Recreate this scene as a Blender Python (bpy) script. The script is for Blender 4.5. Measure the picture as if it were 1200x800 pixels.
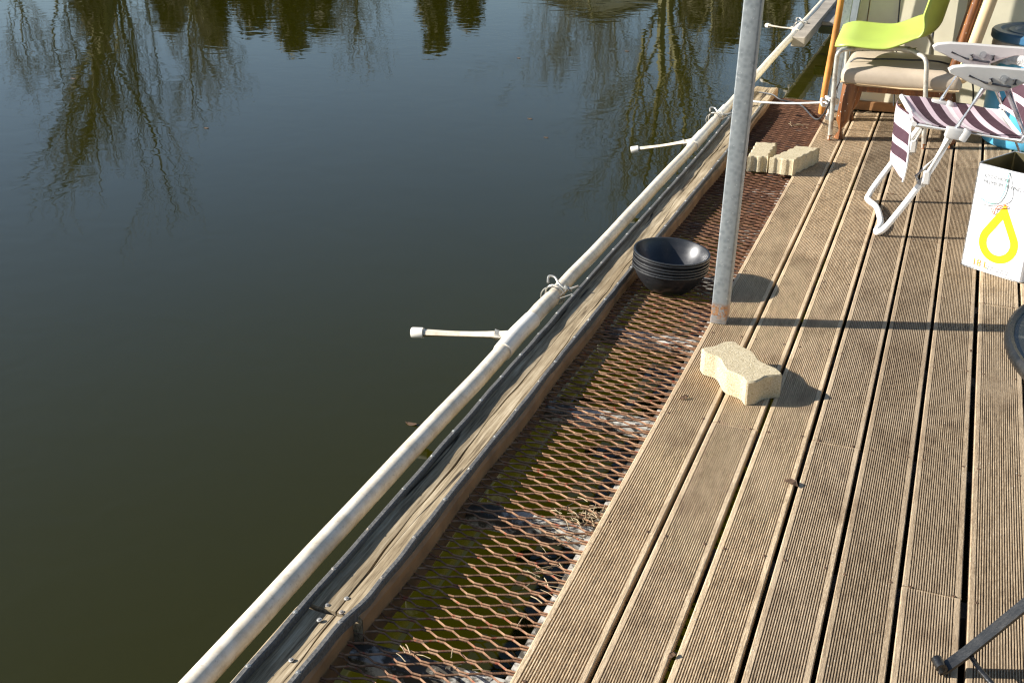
import bpy, bmesh, math, random
from mathutils import Vector, Matrix
R = math.radians
random.seed(7)
for o in list(bpy.data.objects): bpy.data.objects.remove(o, do_unlink=True)
sc = bpy.context.scene
COL = sc.collection

# ------------------------------------------------------------------ scale
# Layout was measured in units where the eye stands 1.65 above the deck; K turns
# those units into metres (deck boards 120 mm wide, paver 225 mm long).
K = 0.855
FPX, EYE = 1320.0, 1.65
PITCH = math.atan(623 / FPX)
YAW = math.atan(568 / math.hypot(FPX, 623))

# ------------------------------------------------------------------ camera
cd = bpy.data.cameras.new('camera'); cam = bpy.data.objects.new('camera', cd); COL.objects.link(cam)
cam.location = (0, 0, EYE * K)
cam.rotation_euler = (math.pi / 2 - PITCH, 0, YAW)
cd.sensor_fit = 'HORIZONTAL'; cd.sensor_width = 36.0; cd.lens = 36.0 * FPX / 1200.0
cd.clip_start = 0.05; cd.clip_end = 2000
sc.camera = cam

# ------------------------------------------------------------------ sky and sun
SUN_EL, SUN_AZ = 26.3, 17.8          # elevation; direction the light travels, from +X towards +Y
w = bpy.data.worlds.new('World'); sc.world = w; w.use_nodes = True
nt = w.node_tree; bg = nt.nodes['Background']
sky = nt.nodes.new('ShaderNodeTexSky'); sky.sky_type = 'NISHITA'; sky.sun_disc = False
sky.sun_elevation = R(SUN_EL); sky.sun_rotation = R(270 - SUN_AZ)
sky.air_density = 1.0; sky.dust_density = 0.6; sky.ozone_density = 2.0; sky.altitude = 50
nt.links.new(sky.outputs[0], bg.inputs[0]); bg.inputs[1].default_value = 0.065
sl = bpy.data.lights.new('sun', 'SUN'); sun = bpy.data.objects.new('sun', sl); COL.objects.link(sun)
sl.energy = 5.0; sl.angle = R(0.5); sl.color = (1.0, 0.965, 0.915)
ld = Vector((math.cos(R(SUN_EL)) * math.cos(R(SUN_AZ)), math.cos(R(SUN_EL)) * math.sin(R(SUN_AZ)), -math.sin(R(SUN_EL))))
sun.rotation_euler = ld.to_track_quat('-Z', 'Y').to_euler()
sun.location = (-6, -2, 5)
sc.view_settings.view_transform = 'Standard'; sc.view_settings.look = 'None'
sc.view_settings.exposure = 1.15; sc.view_settings.gamma = 1.0; sc.view_settings.use_curve_mapping = False
sc.render.engine = 'CYCLES'; sc.cycles.filter_width = 1.25

# ------------------------------------------------------------------ pixel -> place (directions from the photo; depth from what a thing touches)
_cy, _sy, _cp, _sp = math.cos(YAW), math.sin(YAW), math.cos(PITCH), math.sin(PITCH)
FW = Vector((-_sy * _cp, _cy * _cp, -_sp)); RT = Vector((_cy, _sy, 0)); UP = RT.cross(FW)
OE = Vector((0, 0, EYE))
def ray(x, y): return RT * ((x - 600) / FPX) + UP * ((400 - y) / FPX) + FW
def at(x, y, z=0.0):
    d = ray(x, y); return OE + d * ((z - EYE) / d.z)
def atY(x, y, Y):
    d = ray(x, y); return OE + d * (Y / d.y)

# ------------------------------------------------------------------ build helpers
def V(*a): return Vector(a)
def wloc(o):
    v = Vector((0, 0, 0))
    while o: v = v + o.location; o = o.parent
    return v
def tag(o, label=None, cat=None, group=None, kind=None):
    if label: o['label'] = label
    if cat: o['category'] = cat
    if group: o['group'] = group
    if kind: o['kind'] = kind
    return o
def empty(name, loc, label=None, cat=None, group=None, kind=None):
    o = bpy.data.objects.new(name, None); COL.objects.link(o)
    o.location = Vector(loc) * K; o.empty_display_size = 0.1
    return tag(o, label, cat, group, kind)
def smooth(me, ang=35):
    for p in me.polygons: p.use_smooth = True
    try: me.set_sharp_from_angle(angle=R(ang))
    except Exception: pass
def build(name, bm, mat, parent=None, loc=None, sm=35):
    """bm in layout units and layout axes -> one mesh object with its origin at loc (or at the parent's)."""
    me = bpy.data.meshes.new(name)
    bmesh.ops.recalc_face_normals(bm, faces=bm.faces[:])
    bm.to_mesh(me); bm.free()
    org = Vector(loc) * K if loc is not None else Vector((0, 0, 0))
    pw = wloc(parent) if parent else Vector((0, 0, 0))
    if parent and loc is None: org = pw
    for v in me.vertices: v.co = v.co * K - org
    if sm: smooth(me, sm)
    if isinstance(mat, (list, tuple)):
        for m in mat: me.materials.append(m)
    elif mat: me.materials.append(mat)
    o = bpy.data.objects.new(name, me); COL.objects.link(o)
    o.location = org - pw if parent else org
    if parent: o.parent = parent
    return o
def inst(src, name, parent, loc, rot=None):
    o = bpy.data.objects.new(name, src); COL.objects.link(o)
    o.location = Vector(loc) * K - (wloc(parent) if parent else Vector((0, 0, 0)))
    if rot: o.rotation_euler = rot
    if parent: o.parent = parent
    return o
def box(bm, c, s, m=None, bev=0.0, seg=1):
    r = bmesh.ops.create_cube(bm, size=1.0); vs = r['verts']
    for v in vs: v.co = Vector((v.co.x * s[0], v.co.y * s[1], v.co.z * s[2]))
    if bev:
        es = list({e for v in vs for e in v.link_edges})
        rr = bmesh.ops.bevel(bm, geom=es, offset=bev, segments=seg, affect='EDGES', profile=0.5)
        vs = list({v for v in rr['verts']} | {v for v in vs if v.is_valid})
    for v in vs:
        if m is not None: v.co = m @ v.co
        v.co = v.co + Vector(c)
    return vs
def frame(d):
    d = d.normalized(); a = Vector((0, 0, 1)) if abs(d.z) < 0.9 else Vector((1, 0, 0))
    x = d.cross(a).normalized(); y = x.cross(d).normalized(); return x, y
def tube(bm, pts, r, n=8, closed=False, cap=True):
    pts = [Vector(p) for p in pts]; N = len(pts)
    rs = r if isinstance(r, (list, tuple)) else [r] * N
    rings = []; px = None
    for i, p in enumerate(pts):
        if closed: d = pts[(i + 1) % N] - pts[i - 1]
        else: d = pts[min(i + 1, N - 1)] - pts[max(i - 1, 0)]
        d.normalize()
        if px is None: x, y = frame(d)
        else:
            x = (px - d * px.dot(d))
            if x.length < 1e-6: x, y = frame(d)
            x.normalize(); y = d.cross(x)
        px = x
        rings.append([bm.verts.new(p + (x * math.cos(2 * math.pi * k / n) + y * math.sin(2 * math.pi * k / n)) * rs[i]) for k in range(n)])
    for i in range(N if closed else N - 1):
        a, b = rings[i], rings[(i + 1) % N]
        for k in range(n): bm.faces.new((a[k], a[(k + 1) % n], b[(k + 1) % n], b[k]))
    if cap and not closed:
        bm.faces.new(rings[0][::-1]); bm.faces.new(rings[-1])
def spline(pts, n=6):
    pts = [Vector(p) for p in pts]; out = []
    for i in range(len(pts) - 1):
        p0 = pts[max(i - 1, 0)]; p1 = pts[i]; p2 = pts[i + 1]; p3 = pts[min(i + 2, len(pts) - 1)]
        for k in range(n):
            t = k / n
            out.append(0.5 * ((2 * p1) + (p2 - p0) * t + (2 * p0 - 5 * p1 + 4 * p2 - p3) * t * t + (3 * p1 - p0 - 3 * p2 + p3) * t ** 3))
    out.append(pts[-1]); return out
def lathe(bm, prof, c, n=40, m=None):
    rings = []
    for (r, z) in prof:
        ring = []
        for k in range(n):
            a = 2 * math.pi * k / n; p = Vector((r * math.cos(a), r * math.sin(a), z))
            if m is not None: p = m @ p
            ring.append(bm.verts.new(p + Vector(c)))
        rings.append(ring)
    for a, b in zip(rings[:-1], rings[1:]):
        for k in range(n): bm.faces.new((a[k], a[(k + 1) % n], b[(k + 1) % n], b[k]))
    return rings
def prism(bm, outline, z0, z1, bev=0.0):
    """closed plan outline -> solid with an optional chamfered top edge"""
    def ring(o, z): return [bm.verts.new((p[0], p[1], z)) for p in o]
    cx = sum(p[0] for p in outline) / len(outline); cy = sum(p[1] for p in outline) / len(outline)
    rings = [ring(outline, z0), ring(outline, z1 - bev)]
    if bev:
        ins = []
        for p in outline:
            d = Vector((p[0] - cx, p[1] - cy)); L = d.length; d = d * ((L - bev) / L); ins.append((cx + d.x, cy + d.y))
        rings.append(ring(ins, z1))
    n = len(outline)
    for a, b in zip(rings[:-1], rings[1:]):
        for k in range(n): bm.faces.new((a[k], a[(k + 1) % n], b[(k + 1) % n], b[k]))
    bm.faces.new(rings[0][::-1]); bm.faces.new(rings[-1])
def sweep(bm, sect_fn, ys):
    """sect_fn(y) -> list of (x,z) closed section; swept along y"""
    rings = [[bm.verts.new((x, y, z)) for x, z in sect_fn(y)] for y in ys]
    n = len(rings[0])
    for a, b in zip(rings[:-1], rings[1:]):
        for k in range(n): bm.faces.new((a[k], a[(k + 1) % n], b[(k + 1) % n], b[k]))
    bm.faces.new(rings[0][::-1]); bm.faces.new(rings[-1])
def BM(): return bmesh.new()

# ------------------------------------------------------------------ materials
class MT:
    def __init__(s, name, rough=0.6, metal=0.0, spec=0.5):
        s.m = bpy.data.materials.new(name); s.m.use_nodes = True; s.t = s.m.node_tree; s.n = s.t.nodes
        s.b = s.n['Principled BSDF']; s.b.inputs['Roughness'].default_value = rough
        s.b.inputs['Metallic'].default_value = metal
        if 'Specular IOR Level' in s.b.inputs: s.b.inputs['Specular IOR Level'].default_value = spec
        s._pos = None
    def link(s, a, b): s.t.links.new(a, b)
    def pos(s, sc=(1, 1, 1), rot=(0, 0, 0), obj=False):
        if obj: src = s.n.new('ShaderNodeTexCoord').outputs['Object']
        else: src = s.n.new('ShaderNodeNewGeometry').outputs['Position']
        mp = s.n.new('ShaderNodeMapping'); mp.inputs['Scale'].default_value = sc; mp.inputs['Rotation'].default_value = rot
        s.link(src, mp.inputs[0]); return mp.outputs[0]
    def noise(s, scale=5, detail=4, rough=0.55, vec=None, dist=0.0):
        n = s.n.new('ShaderNodeTexNoise'); n.inputs['Scale'].default_value = scale; n.inputs['Detail'].default_value = detail
        n.inputs['Roughness'].default_value = rough; n.inputs['Distortion'].default_value = dist
        s.link(vec if vec is not None else s.pos(), n.inputs['Vector']); return n.outputs['Fac']
    def voro(s, scale=20, vec=None, feature='F1'):
        n = s.n.new('ShaderNodeTexVoronoi'); n.feature = feature; n.inputs['Scale'].default_value = scale
        s.link(vec if vec is not None else s.pos(), n.inputs['Vector']); return n.outputs['Distance']
    def ramp(s, fac, stops):
        r = s.n.new('ShaderNodeValToRGB'); e = r.color_ramp.elements
        while len(e) < len(stops): e.new(0.5)
        for i, (p, c) in enumerate(stops):
            e[i].position = p
            c = c if isinstance(c, (tuple, list)) else (c, c, c)
            e[i].color = (c[0], c[1], c[2], 1)
        s.link(fac, r.inputs[0]); return r.outputs[0]
    def mix(s, fac, a, b, mode='MIX'):
        n = s.n.new('ShaderNodeMix'); n.data_type = 'RGBA'; n.blend_type = mode
        for sock, v in ((n.inputs['Factor'], fac), (n.inputs['A'], a), (n.inputs['B'], b)): pass
        def put(sock, v):
            if hasattr(v, 'is_output'): s.link(v, sock)
            elif isinstance(v, (tuple, list)): sock.default_value = (v[0], v[1], v[2], 1)
            else: sock.default_value = v
        fs = [i for i in n.inputs if i.name == 'Factor' and i.type == 'VALUE'][0]
        ca = [i for i in n.inputs if i.name == 'A' and i.type == 'RGBA'][0]
        cb = [i for i in n.inputs if i.name == 'B' and i.type == 'RGBA'][0]
        put(fs, fac); put(ca, a); put(cb, b)
        return [o for o in n.outputs if o.type == 'RGBA'][0]
    def math(s, op, a, b=None, c=None):
        n = s.n.new('ShaderNodeMath'); n.operation = op
        for i, v in enumerate((a, b, c)):
            if v is None: continue
            if hasattr(v, 'is_output'): s.link(v, n.inputs[i])
            else: n.inputs[i].default_value = v
        return n.outputs[0]
    def sep(s, vec):
        n = s.n.new('ShaderNodeSeparateXYZ'); s.link(vec, n.inputs[0]); return n.outputs
    def rnd(s): return s.n.new('ShaderNodeObjectInfo').outputs['Random']
    def color(s, c):
        if hasattr(c, 'is_output'): s.link(c, s.b.inputs['Base Color'])
        else: s.b.inputs['Base Color'].default_value = (c[0], c[1], c[2], 1)
        return s
    def rough(s, c):
        s.link(c, s.b.inputs['Roughness']); return s
    def bump(s, h, strength=0.3, dist=0.01):
        n = s.n.new('ShaderNodeBump'); n.inputs['Strength'].default_value = strength; n.inputs['Distance'].default_value = dist
        s.link(h, n.inputs['Height']); s.link(n.outputs[0], s.b.inputs['Normal']); return s
def simple(name, col, rough=0.5, metal=0.0, var=0.18, scale=18, bump=0.0, spec=0.5, dirt=None):
    t = MT(name, rough, metal, spec)
    f = t.noise(scale, 5, 0.6)
    a = tuple(c * (1 - var) for c in col); b = tuple(min(1, c * (1 + var)) for c in col)
    c = t.ramp(f, [(0.3, a), (0.7, b)])
    if dirt:
        g = t.ramp(t.noise(scale * 0.35, 6, 0.65), [(0.52, 0.0), (0.68, 1.0)])
        c = t.mix(t.math('MULTIPLY', g, dirt[1]), c, dirt[0])
    t.color(c)
    t.rough(t.math('MULTIPLY_ADD', f, 0.2, max(0.02, rough - 0.1)))
    if bump: t.bump(t.noise(scale * 4, 4), bump, 0.004)
    return t.m

# deck boards: weathered ridged softwood
t = MT('deck_wood', 0.75, spec=0.25)
gr = t.math('ADD', t.math('MULTIPLY', t.noise(1.0, 6, 0.7, t.pos((170, 12, 60))), 0.55), t.math('MULTIPLY', t.noise(1.0, 3, 0.7, t.pos((330, 85, 60))), 0.45)); bl = t.noise(3.2, 6, 0.65, t.pos((2.2, 0.9, 1)))
c = t.ramp(gr, [(0.34, (0.19, 0.130, 0.076)), (0.5, (0.465, 0.348, 0.218)), (0.66, (0.73, 0.58, 0.385))])
c = t.mix(t.ramp(bl, [(0.42, 0.0), (0.62, 0.6)]), c, (0.58, 0.452, 0.30))
c = t.mix(t.ramp(t.noise(5, 6, 0.72, t.pos((1.3, 0.6, 1))), [(0.52, 0.0), (0.70, 0.75)]), c, (0.23, 0.152, 0.088))
c = t.mix(t.ramp(t.noise(1.1, 4, 0.6, t.pos((2.5, 0.8, 1), (0, 0, .4))), [(0.5, 0.0), (0.68, 0.5)]), c, (0.32, 0.228, 0.142))
tint = t.ramp(t.rnd(), [(0.0, (0.68, 0.66, 0.64)), (0.5, (0.95, 0.94, 0.93)), (1.0, (1.18, 1.15, 1.08))])
c = t.mix(1.0, c, tint, 'MULTIPLY')
sp = t.ramp(t.voro(75, t.pos((1, 1, 0))), [(0.07, 1.0), (0.13, 0.0)])
sp = t.math('MULTIPLY', sp, t.ramp(t.noise(2.3, 3), [(0.48, 0.0), (0.62, 0.8)]))
c = t.mix(sp, c, (0.72, 0.67, 0.57))
c = t.mix(t.math('MULTIPLY', t.ramp(t.voro(42, t.pos((1, 1, 0), (0, 0, .7))), [(0.05, 1.0), (0.09, 0.0)]), t.ramp(t.noise(3.1, 3), [(0.5, 0.0), (0.6, 0.75)])), c, (0.12, 0.075, 0.045))
t.color(c); t.bump(t.noise(1.0, 4, 0.7, t.pos((420, 40, 200))), 0.6, 0.002)
M_DECK = t.m
# weathered kerb timber with long checks
t = MT('weathered_timber', 0.8, spec=0.2)
gr = t.math('ADD', t.math('MULTIPLY', t.noise(1.0, 6, 0.65, t.pos((60, 3, 40))), 0.35), t.math('MULTIPLY', t.noise(1.0, 5, 0.75, t.pos((150, 6, 90))), 0.65))
c = t.ramp(gr, [(0.36, (0.075, 0.052, 0.029)), (0.5, (0.32, 0.245, 0.147)), (0.64, (0.55, 0.452, 0.305))])
c = t.mix(t.ramp(t.noise(4, 5, 0.6), [(0.46, 0.0), (0.65, 0.55)]), c, (0.185, 0.132, 0.072))
x, y, z = t.sep(t.pos())
ck = t.noise(1.0, 3, 0.5, t.pos((14, 0.5, 0)))
ck = t.math('ABSOLUTE', t.math('SUBTRACT', ck, 0.5))
ck = t.ramp(ck, [(0.0, 1.0), (0.006, 0.9), (0.012, 0.0)])
brk = t.ramp(t.noise(2.2, 3), [(0.44, 0.0), (0.5, 1.0)])
ck = t.math('MULTIPLY', ck, brk)
c = t.mix(ck, c, (0.03, 0.022, 0.014))
t.color(c); t.bump(t.math('SUBTRACT', t.math('MULTIPLY', gr, 0.4), t.math('MULTIPLY', ck, 1.0)), 0.35, 0.002)
M_TIMBER = t.m
M_TIMBER_B = simple('brown_side_timber', (0.24, 0.125, 0.05), 0.7, var=0.4, scale=9)
M_FARPLANK = simple('grey_old_boards', (0.30, 0.26, 0.205), 0.85, var=0.3, scale=7, bump=0.3)
M_MOSS = simple('mossy_timber', (0.055, 0.06, 0.022), 0.9, var=0.5, scale=12)
M_RED = simple('dark_red_float', (0.16, 0.035, 0.025), 0.6, var=0.3)
# rubber strips
t = MT('rubber', 0.62, spec=0.5)
f = t.noise(160, 3, 0.7); g = t.noise(14, 4)
t.color(t.mix(t.ramp(g, [(0.45, 0.0), (0.75, 0.5)]), t.ramp(f, [(0.3, (0.032, 0.030, 0.027)), (0.7, (0.135, 0.128, 0.116))]), (0.10, 0.095, 0.085)))
t.bump(f, 0.6, 0.002); M_RUBBER = t.m
M_ZINC = simple('zinc_screw', (0.46, 0.44, 0.39), 0.42, metal=0.7, var=0.2, scale=60, dirt=((0.25, 0.16, 0.09), 0.6))
# white plastic pipe with dirt
t = MT('white_pipe', 0.32, spec=0.5)
d1 = t.ramp(t.noise(26, 6, 0.7), [(0.40, 0.0), (0.66, 0.75)]); d2 = t.ramp(t.noise(120, 3, 0.6), [(0.60, 0.0), (0.72, 0.55)])
c = t.mix(d1, (0.80, 0.71, 0.56), (0.54, 0.44, 0.30)); c = t.mix(d2, c, (0.36, 0.29, 0.20))
t.color(c); t.bump(t.noise(40, 4), 0.05, 0.003); M_PIPE = t.m
M_FIT = simple('pipe_fitting', (0.80, 0.74, 0.63), 0.3, var=0.05, scale=20, dirt=((0.6, 0.55, 0.46), 0.4))
# galvanised post with rust near its foot
t = MT('galvanised_post', 0.5, metal=0.35, spec=0.5)
vo = t.voro(70, None); f = t.noise(30, 5, 0.6)
c = t.ramp(t.math('ADD', t.math('MULTIPLY', vo, 0.6), t.math('MULTIPLY', f, 0.7)), [(0.3, (0.17, 0.190, 0.195)), (0.75, (0.27, 0.292, 0.292))])
c = t.mix(t.ramp(t.noise(75, 4, 0.7), [(0.60, 0.0), (0.70, 0.6)]), c, (0.50, 0.51, 0.49))
x, y, z = t.sep(t.pos())
hb = t.ramp(z, [(0.010, 0.25), (0.026, 1.0), (0.055, 1.0), (0.068, 0.0)])
rs = t.math('MULTIPLY', t.ramp(t.noise(110, 5, 0.7), [(0.42, 0.0), (0.50, 1.0)]), hb)
c = t.mix(rs, c, t.ramp(t.noise(150, 3), [(0.35, (0.22, 0.10, 0.045)), (0.65, (0.42, 0.23, 0.11))]))
t.color(c); M_GALV = t.m
t = MT('painted_joist', 0.65, spec=0.3)
f = t.noise(24, 6, 0.75)
t.color(t.mix(t.ramp(t.noise(11, 6, 0.75), [(0.45, 0.0), (0.54, 1.0)]), t.ramp(f, [(0.3, (0.34, 0.32, 0.27)), (0.7, (0.58, 0.56, 0.50))]), (0.07, 0.06, 0.045))); M_STEEL = t.m
M_JOIST = simple('dark_joist', (0.045, 0.042, 0.038), 0.8, var=0.3)
# rusty mesh
t = MT('rusty_mesh', 0.75, metal=0.0, spec=0.3)
f = t.noise(35, 5, 0.65)
yy = t.sep(t.pos())[1]
c = t.ramp(f, [(0.3, (0.085, 0.038, 0.020)), (0.5, (0.25, 0.132, 0.070)), (0.72, (0.38, 0.232, 0.132))])
c = t.mix(t.ramp(t.noise(60, 3), [(0.60, 0.0), (0.68, 0.8)]), c, (0.27, 0.055, 0.025))
old = t.ramp(t.math('ADD', t.math('MULTIPLY', yy, 0.17), t.math('MULTIPLY', t.noise(1.6, 3), 0.25)), [(0.60, 0.0), (0.86, 0.85)])
c = t.mix(old, c, t.ramp(f, [(0.3, (0.045, 0.020, 0.012)), (0.7, (0.15, 0.062, 0.030))]))
t.color(c); t.bump(t.noise(300, 3), 0.4, 0.001); M_RUST = t.m
# paver
t = MT('paver_concrete', 0.9, spec=0.2)
f = t.noise(240, 4, 0.8); g = t.noise(22, 5)
c = t.ramp(f, [(0.33, (0.27, 0.20, 0.11)), (0.46, (0.52, 0.43, 0.265)), (0.66, (0.66, 0.575, 0.41))])
c = t.mix(t.ramp(g, [(0.5, 0.0), (0.8, 0.4)]), c, (0.42, 0.33, 0.19))
t.color(c); t.bump(f, 0.9, 0.004); M_PAVER = t.m
t = MT('black_bowl', 0.33, spec=0.5)
f = t.noise(9, 5, 0.7, t.pos((1, 1, 8)))
t.color(t.mix(t.ramp(t.noise(180, 3, 0.6), [(0.6, 0.0), (0.75, 0.5)]), t.ramp(f, [(0.35, (0.012, 0.012, 0.013)), (0.7, (0.026, 0.026, 0.028))]), (0.10, 0.095, 0.09)))
t.rough(t.math('MULTIPLY_ADD', t.noise(60, 4), 0.25, 0.22)); M_BOWL = t.m
M_LIME = simple('lime_plastic', (0.38, 0.47, 0.085), 0.42, var=0.07, scale=6, dirt=((0.30, 0.36, 0.09), 0.35))
M_CHROME = simple('old_cream_tube', (0.50, 0.48, 0.41), 0.38, metal=0.35, var=0.15, scale=40, dirt=((0.17, 0.10, 0.055), 0.8))
M_CUSH = simple('beige_leatherette', (0.46, 0.375, 0.275), 0.55, var=0.10, scale=7, bump=0.12, dirt=((0.33, 0.26, 0.18), 0.5))
M_BACK = simple('beige_back_upholstery', (0.62, 0.46, 0.26), 0.6, var=0.1, scale=8)
t = MT('worn_varnished_wood', 0.42, spec=0.5)
gr = t.noise(1.0, 6, 0.65, t.pos((60, 60, 6)))
c = t.ramp(gr, [(0.3, (0.075, 0.025, 0.009)), (0.55, (0.21, 0.075, 0.02)), (0.8, (0.36, 0.15, 0.04))])
c = t.mix(t.ramp(t.voro(70, t.pos((1, 1, 0.6))), [(0.09, 1.0), (0.14, 0.0)]), c, (0.72, 0.66, 0.55))
t.color(c); M_VARN = t.m
M_POLE = simple('orange_pole', (0.50, 0.21, 0.045), 0.45, var=0.3, scale=10, dirt=((0.45, 0.32, 0.16), 0.8))
M_ALU = simple('aluminium_tube', (0.80, 0.80, 0.80), 0.24, metal=0.9, var=0.05, scale=30)
M_WHITE = simple('white_painted_tube', (0.80, 0.80, 0.77), 0.35, var=0.06, scale=30, dirt=((0.45, 0.42, 0.36), 0.4))
M_GREYP = simple('grey_plastic', (0.53, 0.51, 0.47), 0.45, var=0.06, scale=12)
M_GREYD = simple('grey_plastic_knob', (0.34, 0.34, 0.33), 0.5, var=0.08, scale=12)
M_WALL = simple('cream_wall', (0.80, 0.74, 0.54), 0.55, var=0.05, scale=3, dirt=((0.55, 0.48, 0.32), 0.45))
M_SEAM = simple('rusty_seam', (0.34, 0.22, 0.08), 0.8, var=0.4, scale=14)
M_BOARD = simple('brown_baseboard', (0.34, 0.17, 0.065), 0.7, var=0.3, scale=9)
M_GREY = simple('grey_steel', (0.33, 0.37, 0.40), 0.45, metal=0.3, var=0.12, scale=14)
M_DARK = simple('dark_pipe', (0.06, 0.06, 0.065), 0.5, var=0.2)
M_BLUE = simple('blue_plastic', (0.10, 0.42, 0.66), 0.35, var=0.10, scale=5)
M_LID = simple('dark_blue_lid', (0.022, 0.10, 0.19), 0.4, var=0.25, scale=9, dirt=((0.10, 0.10, 0.10), 0.5))
t = MT('plastic_bag', 0.35, spec=0.5); t.color((0.70, 0.68, 0.66)); t.b.inputs['Transmission Weight'].default_value = 0.25
t.bump(t.noise(35, 5, 0.7), 0.8, 0.02); M_BAG = t.m
M_CAN = simple('white_tin', (0.76, 0.765, 0.77), 0.3, var=0.02, scale=12)
M_TIN = simple('tinplate_inside', (0.34, 0.29, 0.16), 0.32, metal=0.85, var=0.3, scale=9)
M_TINRIM = simple('tin_rim', (0.62, 0.62, 0.60), 0.3, metal=0.8, var=0.1)
M_YEL = simple('yellow_print', (0.90, 0.66, 0.012), 0.35, var=0.03)
M_GREYPR = simple('grey_print', (0.13, 0.135, 0.14), 0.4, var=0.03)
M_ORPR = simple('orange_print', (0.78, 0.32, 0.02), 0.4, var=0.03)
M_TEAL = simple('teal_string', (0.20, 0.55, 0.45), 0.7, var=0.15)
M_REDST = simple('red_string', (0.60, 0.10, 0.02), 0.6, var=0.15)
M_PALEST = simple('pale_string', (0.55, 0.56, 0.54), 0.7, var=0.15)
M_ROPE = simple('white_rope', (0.74, 0.72, 0.66), 0.85, var=0.2, scale=160, bump=0.5)
M_CABLE = simple('grey_cable', (0.05, 0.05, 0.05), 0.5, var=0.2)
M_IRON = simple('black_iron', (0.009, 0.009, 0.009), 0.36, metal=0.0, var=0.4, scale=50, bump=0.2, dirt=((0.06, 0.05, 0.04), 0.3))
t = MT('table_top', 0.16, spec=0.7)
t.color(t.mix(t.ramp(t.noise(1.0, 3, 0.6, t.pos((40, 160, 1), (0, 0, 0.5))), [(0.60, 0.0), (0.72, 0.7)]), (0.022, 0.022, 0.014), (0.13, 0.125, 0.10)))
t.bump(t.noise(70, 3), 0.06, 0.002); M_TTOP = t.m
M_LEAF = simple('dry_leaf', (0.085, 0.045, 0.02), 0.8, var=0.4, scale=60)
M_STRAW = simple('straw', (0.33, 0.25, 0.145), 0.85, var=0.3, scale=60)
M_BARK = simple('pale_bark', (0.17, 0.15, 0.065), 0.9, var=0.3, scale=3)
M_TWIG = simple('twig_bark', (0.085, 0.068, 0.032), 0.9, var=0.3, scale=3)
M_NEEDLE = simple('evergreen_needles', (0.070, 0.060, 0.024), 0.8, var=0.45, scale=1.2)
M_HOUSE = simple('house_render', (0.72, 0.64, 0.44), 0.8, var=0.06)
M_HROOF = simple('house_roof', (0.20, 0.19, 0.17), 0.7, var=0.2)
M_GLASS = simple('dark_glass', (0.03, 0.035, 0.04), 0.1, var=0.1)
# striped fabric: bands across the chair, by object coordinate X
def stripes(name, period, axis):
    t = MT(name, 0.8, spec=0.2)
    xyz = t.sep(t.pos(obj=True)); xs = xyz[axis] if axis else t.math('ADD', t.math('MULTIPLY', xyz[0], .986), t.math('MULTIPLY', xyz[1], .30))
    fr = t.math('FRACT', t.math('MULTIPLY', xs, 1.0 / period))
    c = t.ramp(fr, [(0.0, (0.040, 0.014, 0.022)), (0.22, (0.56, 0.44, 0.46)), (0.36, (0.045, 0.017, 0.026)), (0.62, (0.56, 0.44, 0.46)), (0.75, (0.70, 0.65, 0.62)), (0.86, (0.54, 0.42, 0.44))])
    for n in t.n:
        if n.type == 'VALTORGB': n.color_ramp.interpolation = 'CONSTANT'
    c = t.mix(t.math('MULTIPLY', t.noise(30, 4), 0.07), c, (0.45, 0.36, 0.36))
    t.color(c); t.bump(t.noise(25, 4), 0.25, 0.006); return t.m
M_STRIPE = stripes('striped_fabric', 0.205 * K, 0)
M_STRIPE_V = stripes('striped_fabric_hanging', 0.16 * K, 2)
M_HEM = simple('fabric_hem', (0.72, 0.69, 0.63), 0.8, var=0.1)

# murky pond water
t = MT('pond_water', 0.025, spec=0.5)
t.b.inputs['IOR'].default_value = 1.333
t.color(t.ramp(t.noise(0.35, 3), [(0.35, (0.0165, 0.0160, 0.0006)), (0.7, (0.0195, 0.0186, 0.0010))]))
n1 = t.noise(1.0, 1, 0.5, t.pos((5.6, 6.4, 1), (0, 0, R(-21))), 0.8)
n2 = t.noise(1.0, 1, 0.5, t.pos((1.1, 1.5, 1), (0, 0, R(-15))), 0.4)
calm = t.ramp(t.noise(0.22, 2), [(0.35, 0.55), (0.65, 1.0)])
t.bump(t.math('ADD', t.math('MULTIPLY', calm, n1), n2), 1.0, 0.0010); M_WATER = t.m
t = MT('bank_ground', 0.95, spec=0.1)
t.color(t.ramp(t.noise(0.5, 6, 0.6), [(0.3, (0.075, 0.065, 0.03)), (0.55, (0.16, 0.13, 0.07)), (0.75, (0.22, 0.19, 0.11))])); M_BANK = t.m

# ================================================================== SETTING
WZ = -0.26
bm = BM()
N = 48
ring0 = [bm.verts.new((60 * math.cos(2 * math.pi * k / N), 60 * math.sin(2 * math.pi * k / N), WZ)) for k in range(N)]
bm.faces.new(ring0)
tag(build('water', bm, M_WATER, loc=(0, 0, WZ), sm=0), 'dark olive pond water with soft ripples and tree reflections', 'water', kind='structure')
# far banks: a ring of ground rising out of the pond
bm = BM(); rad = [27, 29, 31, 34, 40, 60, 120, 420]; hz = [-1.2, -0.35, 0.15, 0.45, 0.8, 1.6, 3.0, 8.0]; NA = 120; rings = []
for r_, h_ in zip(rad, hz):
    ring = []
    for k in range(NA):
        a = 2 * math.pi * k / NA
        wob = 1 + 0.05 * math.sin(3 * a + 1) + 0.03 * math.sin(7 * a)
        ring.append(bm.verts.new((r_ * wob * math.cos(a), r_ * wob * math.sin(a), h_ + (random.uniform(-.08, .08) if h_ > 0 else 0))))
    rings.append(ring)
for a, b in zip(rings[:-1], rings[1:]):
    for k in range(NA): bm.faces.new((a[k], a[(k + 1) % NA], b[(k + 1) % NA], b[k]))
tag(build('terrain', bm, M_BANK, sm=60), 'dry grassy bank around the pond', 'bank', kind='structure')

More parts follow.
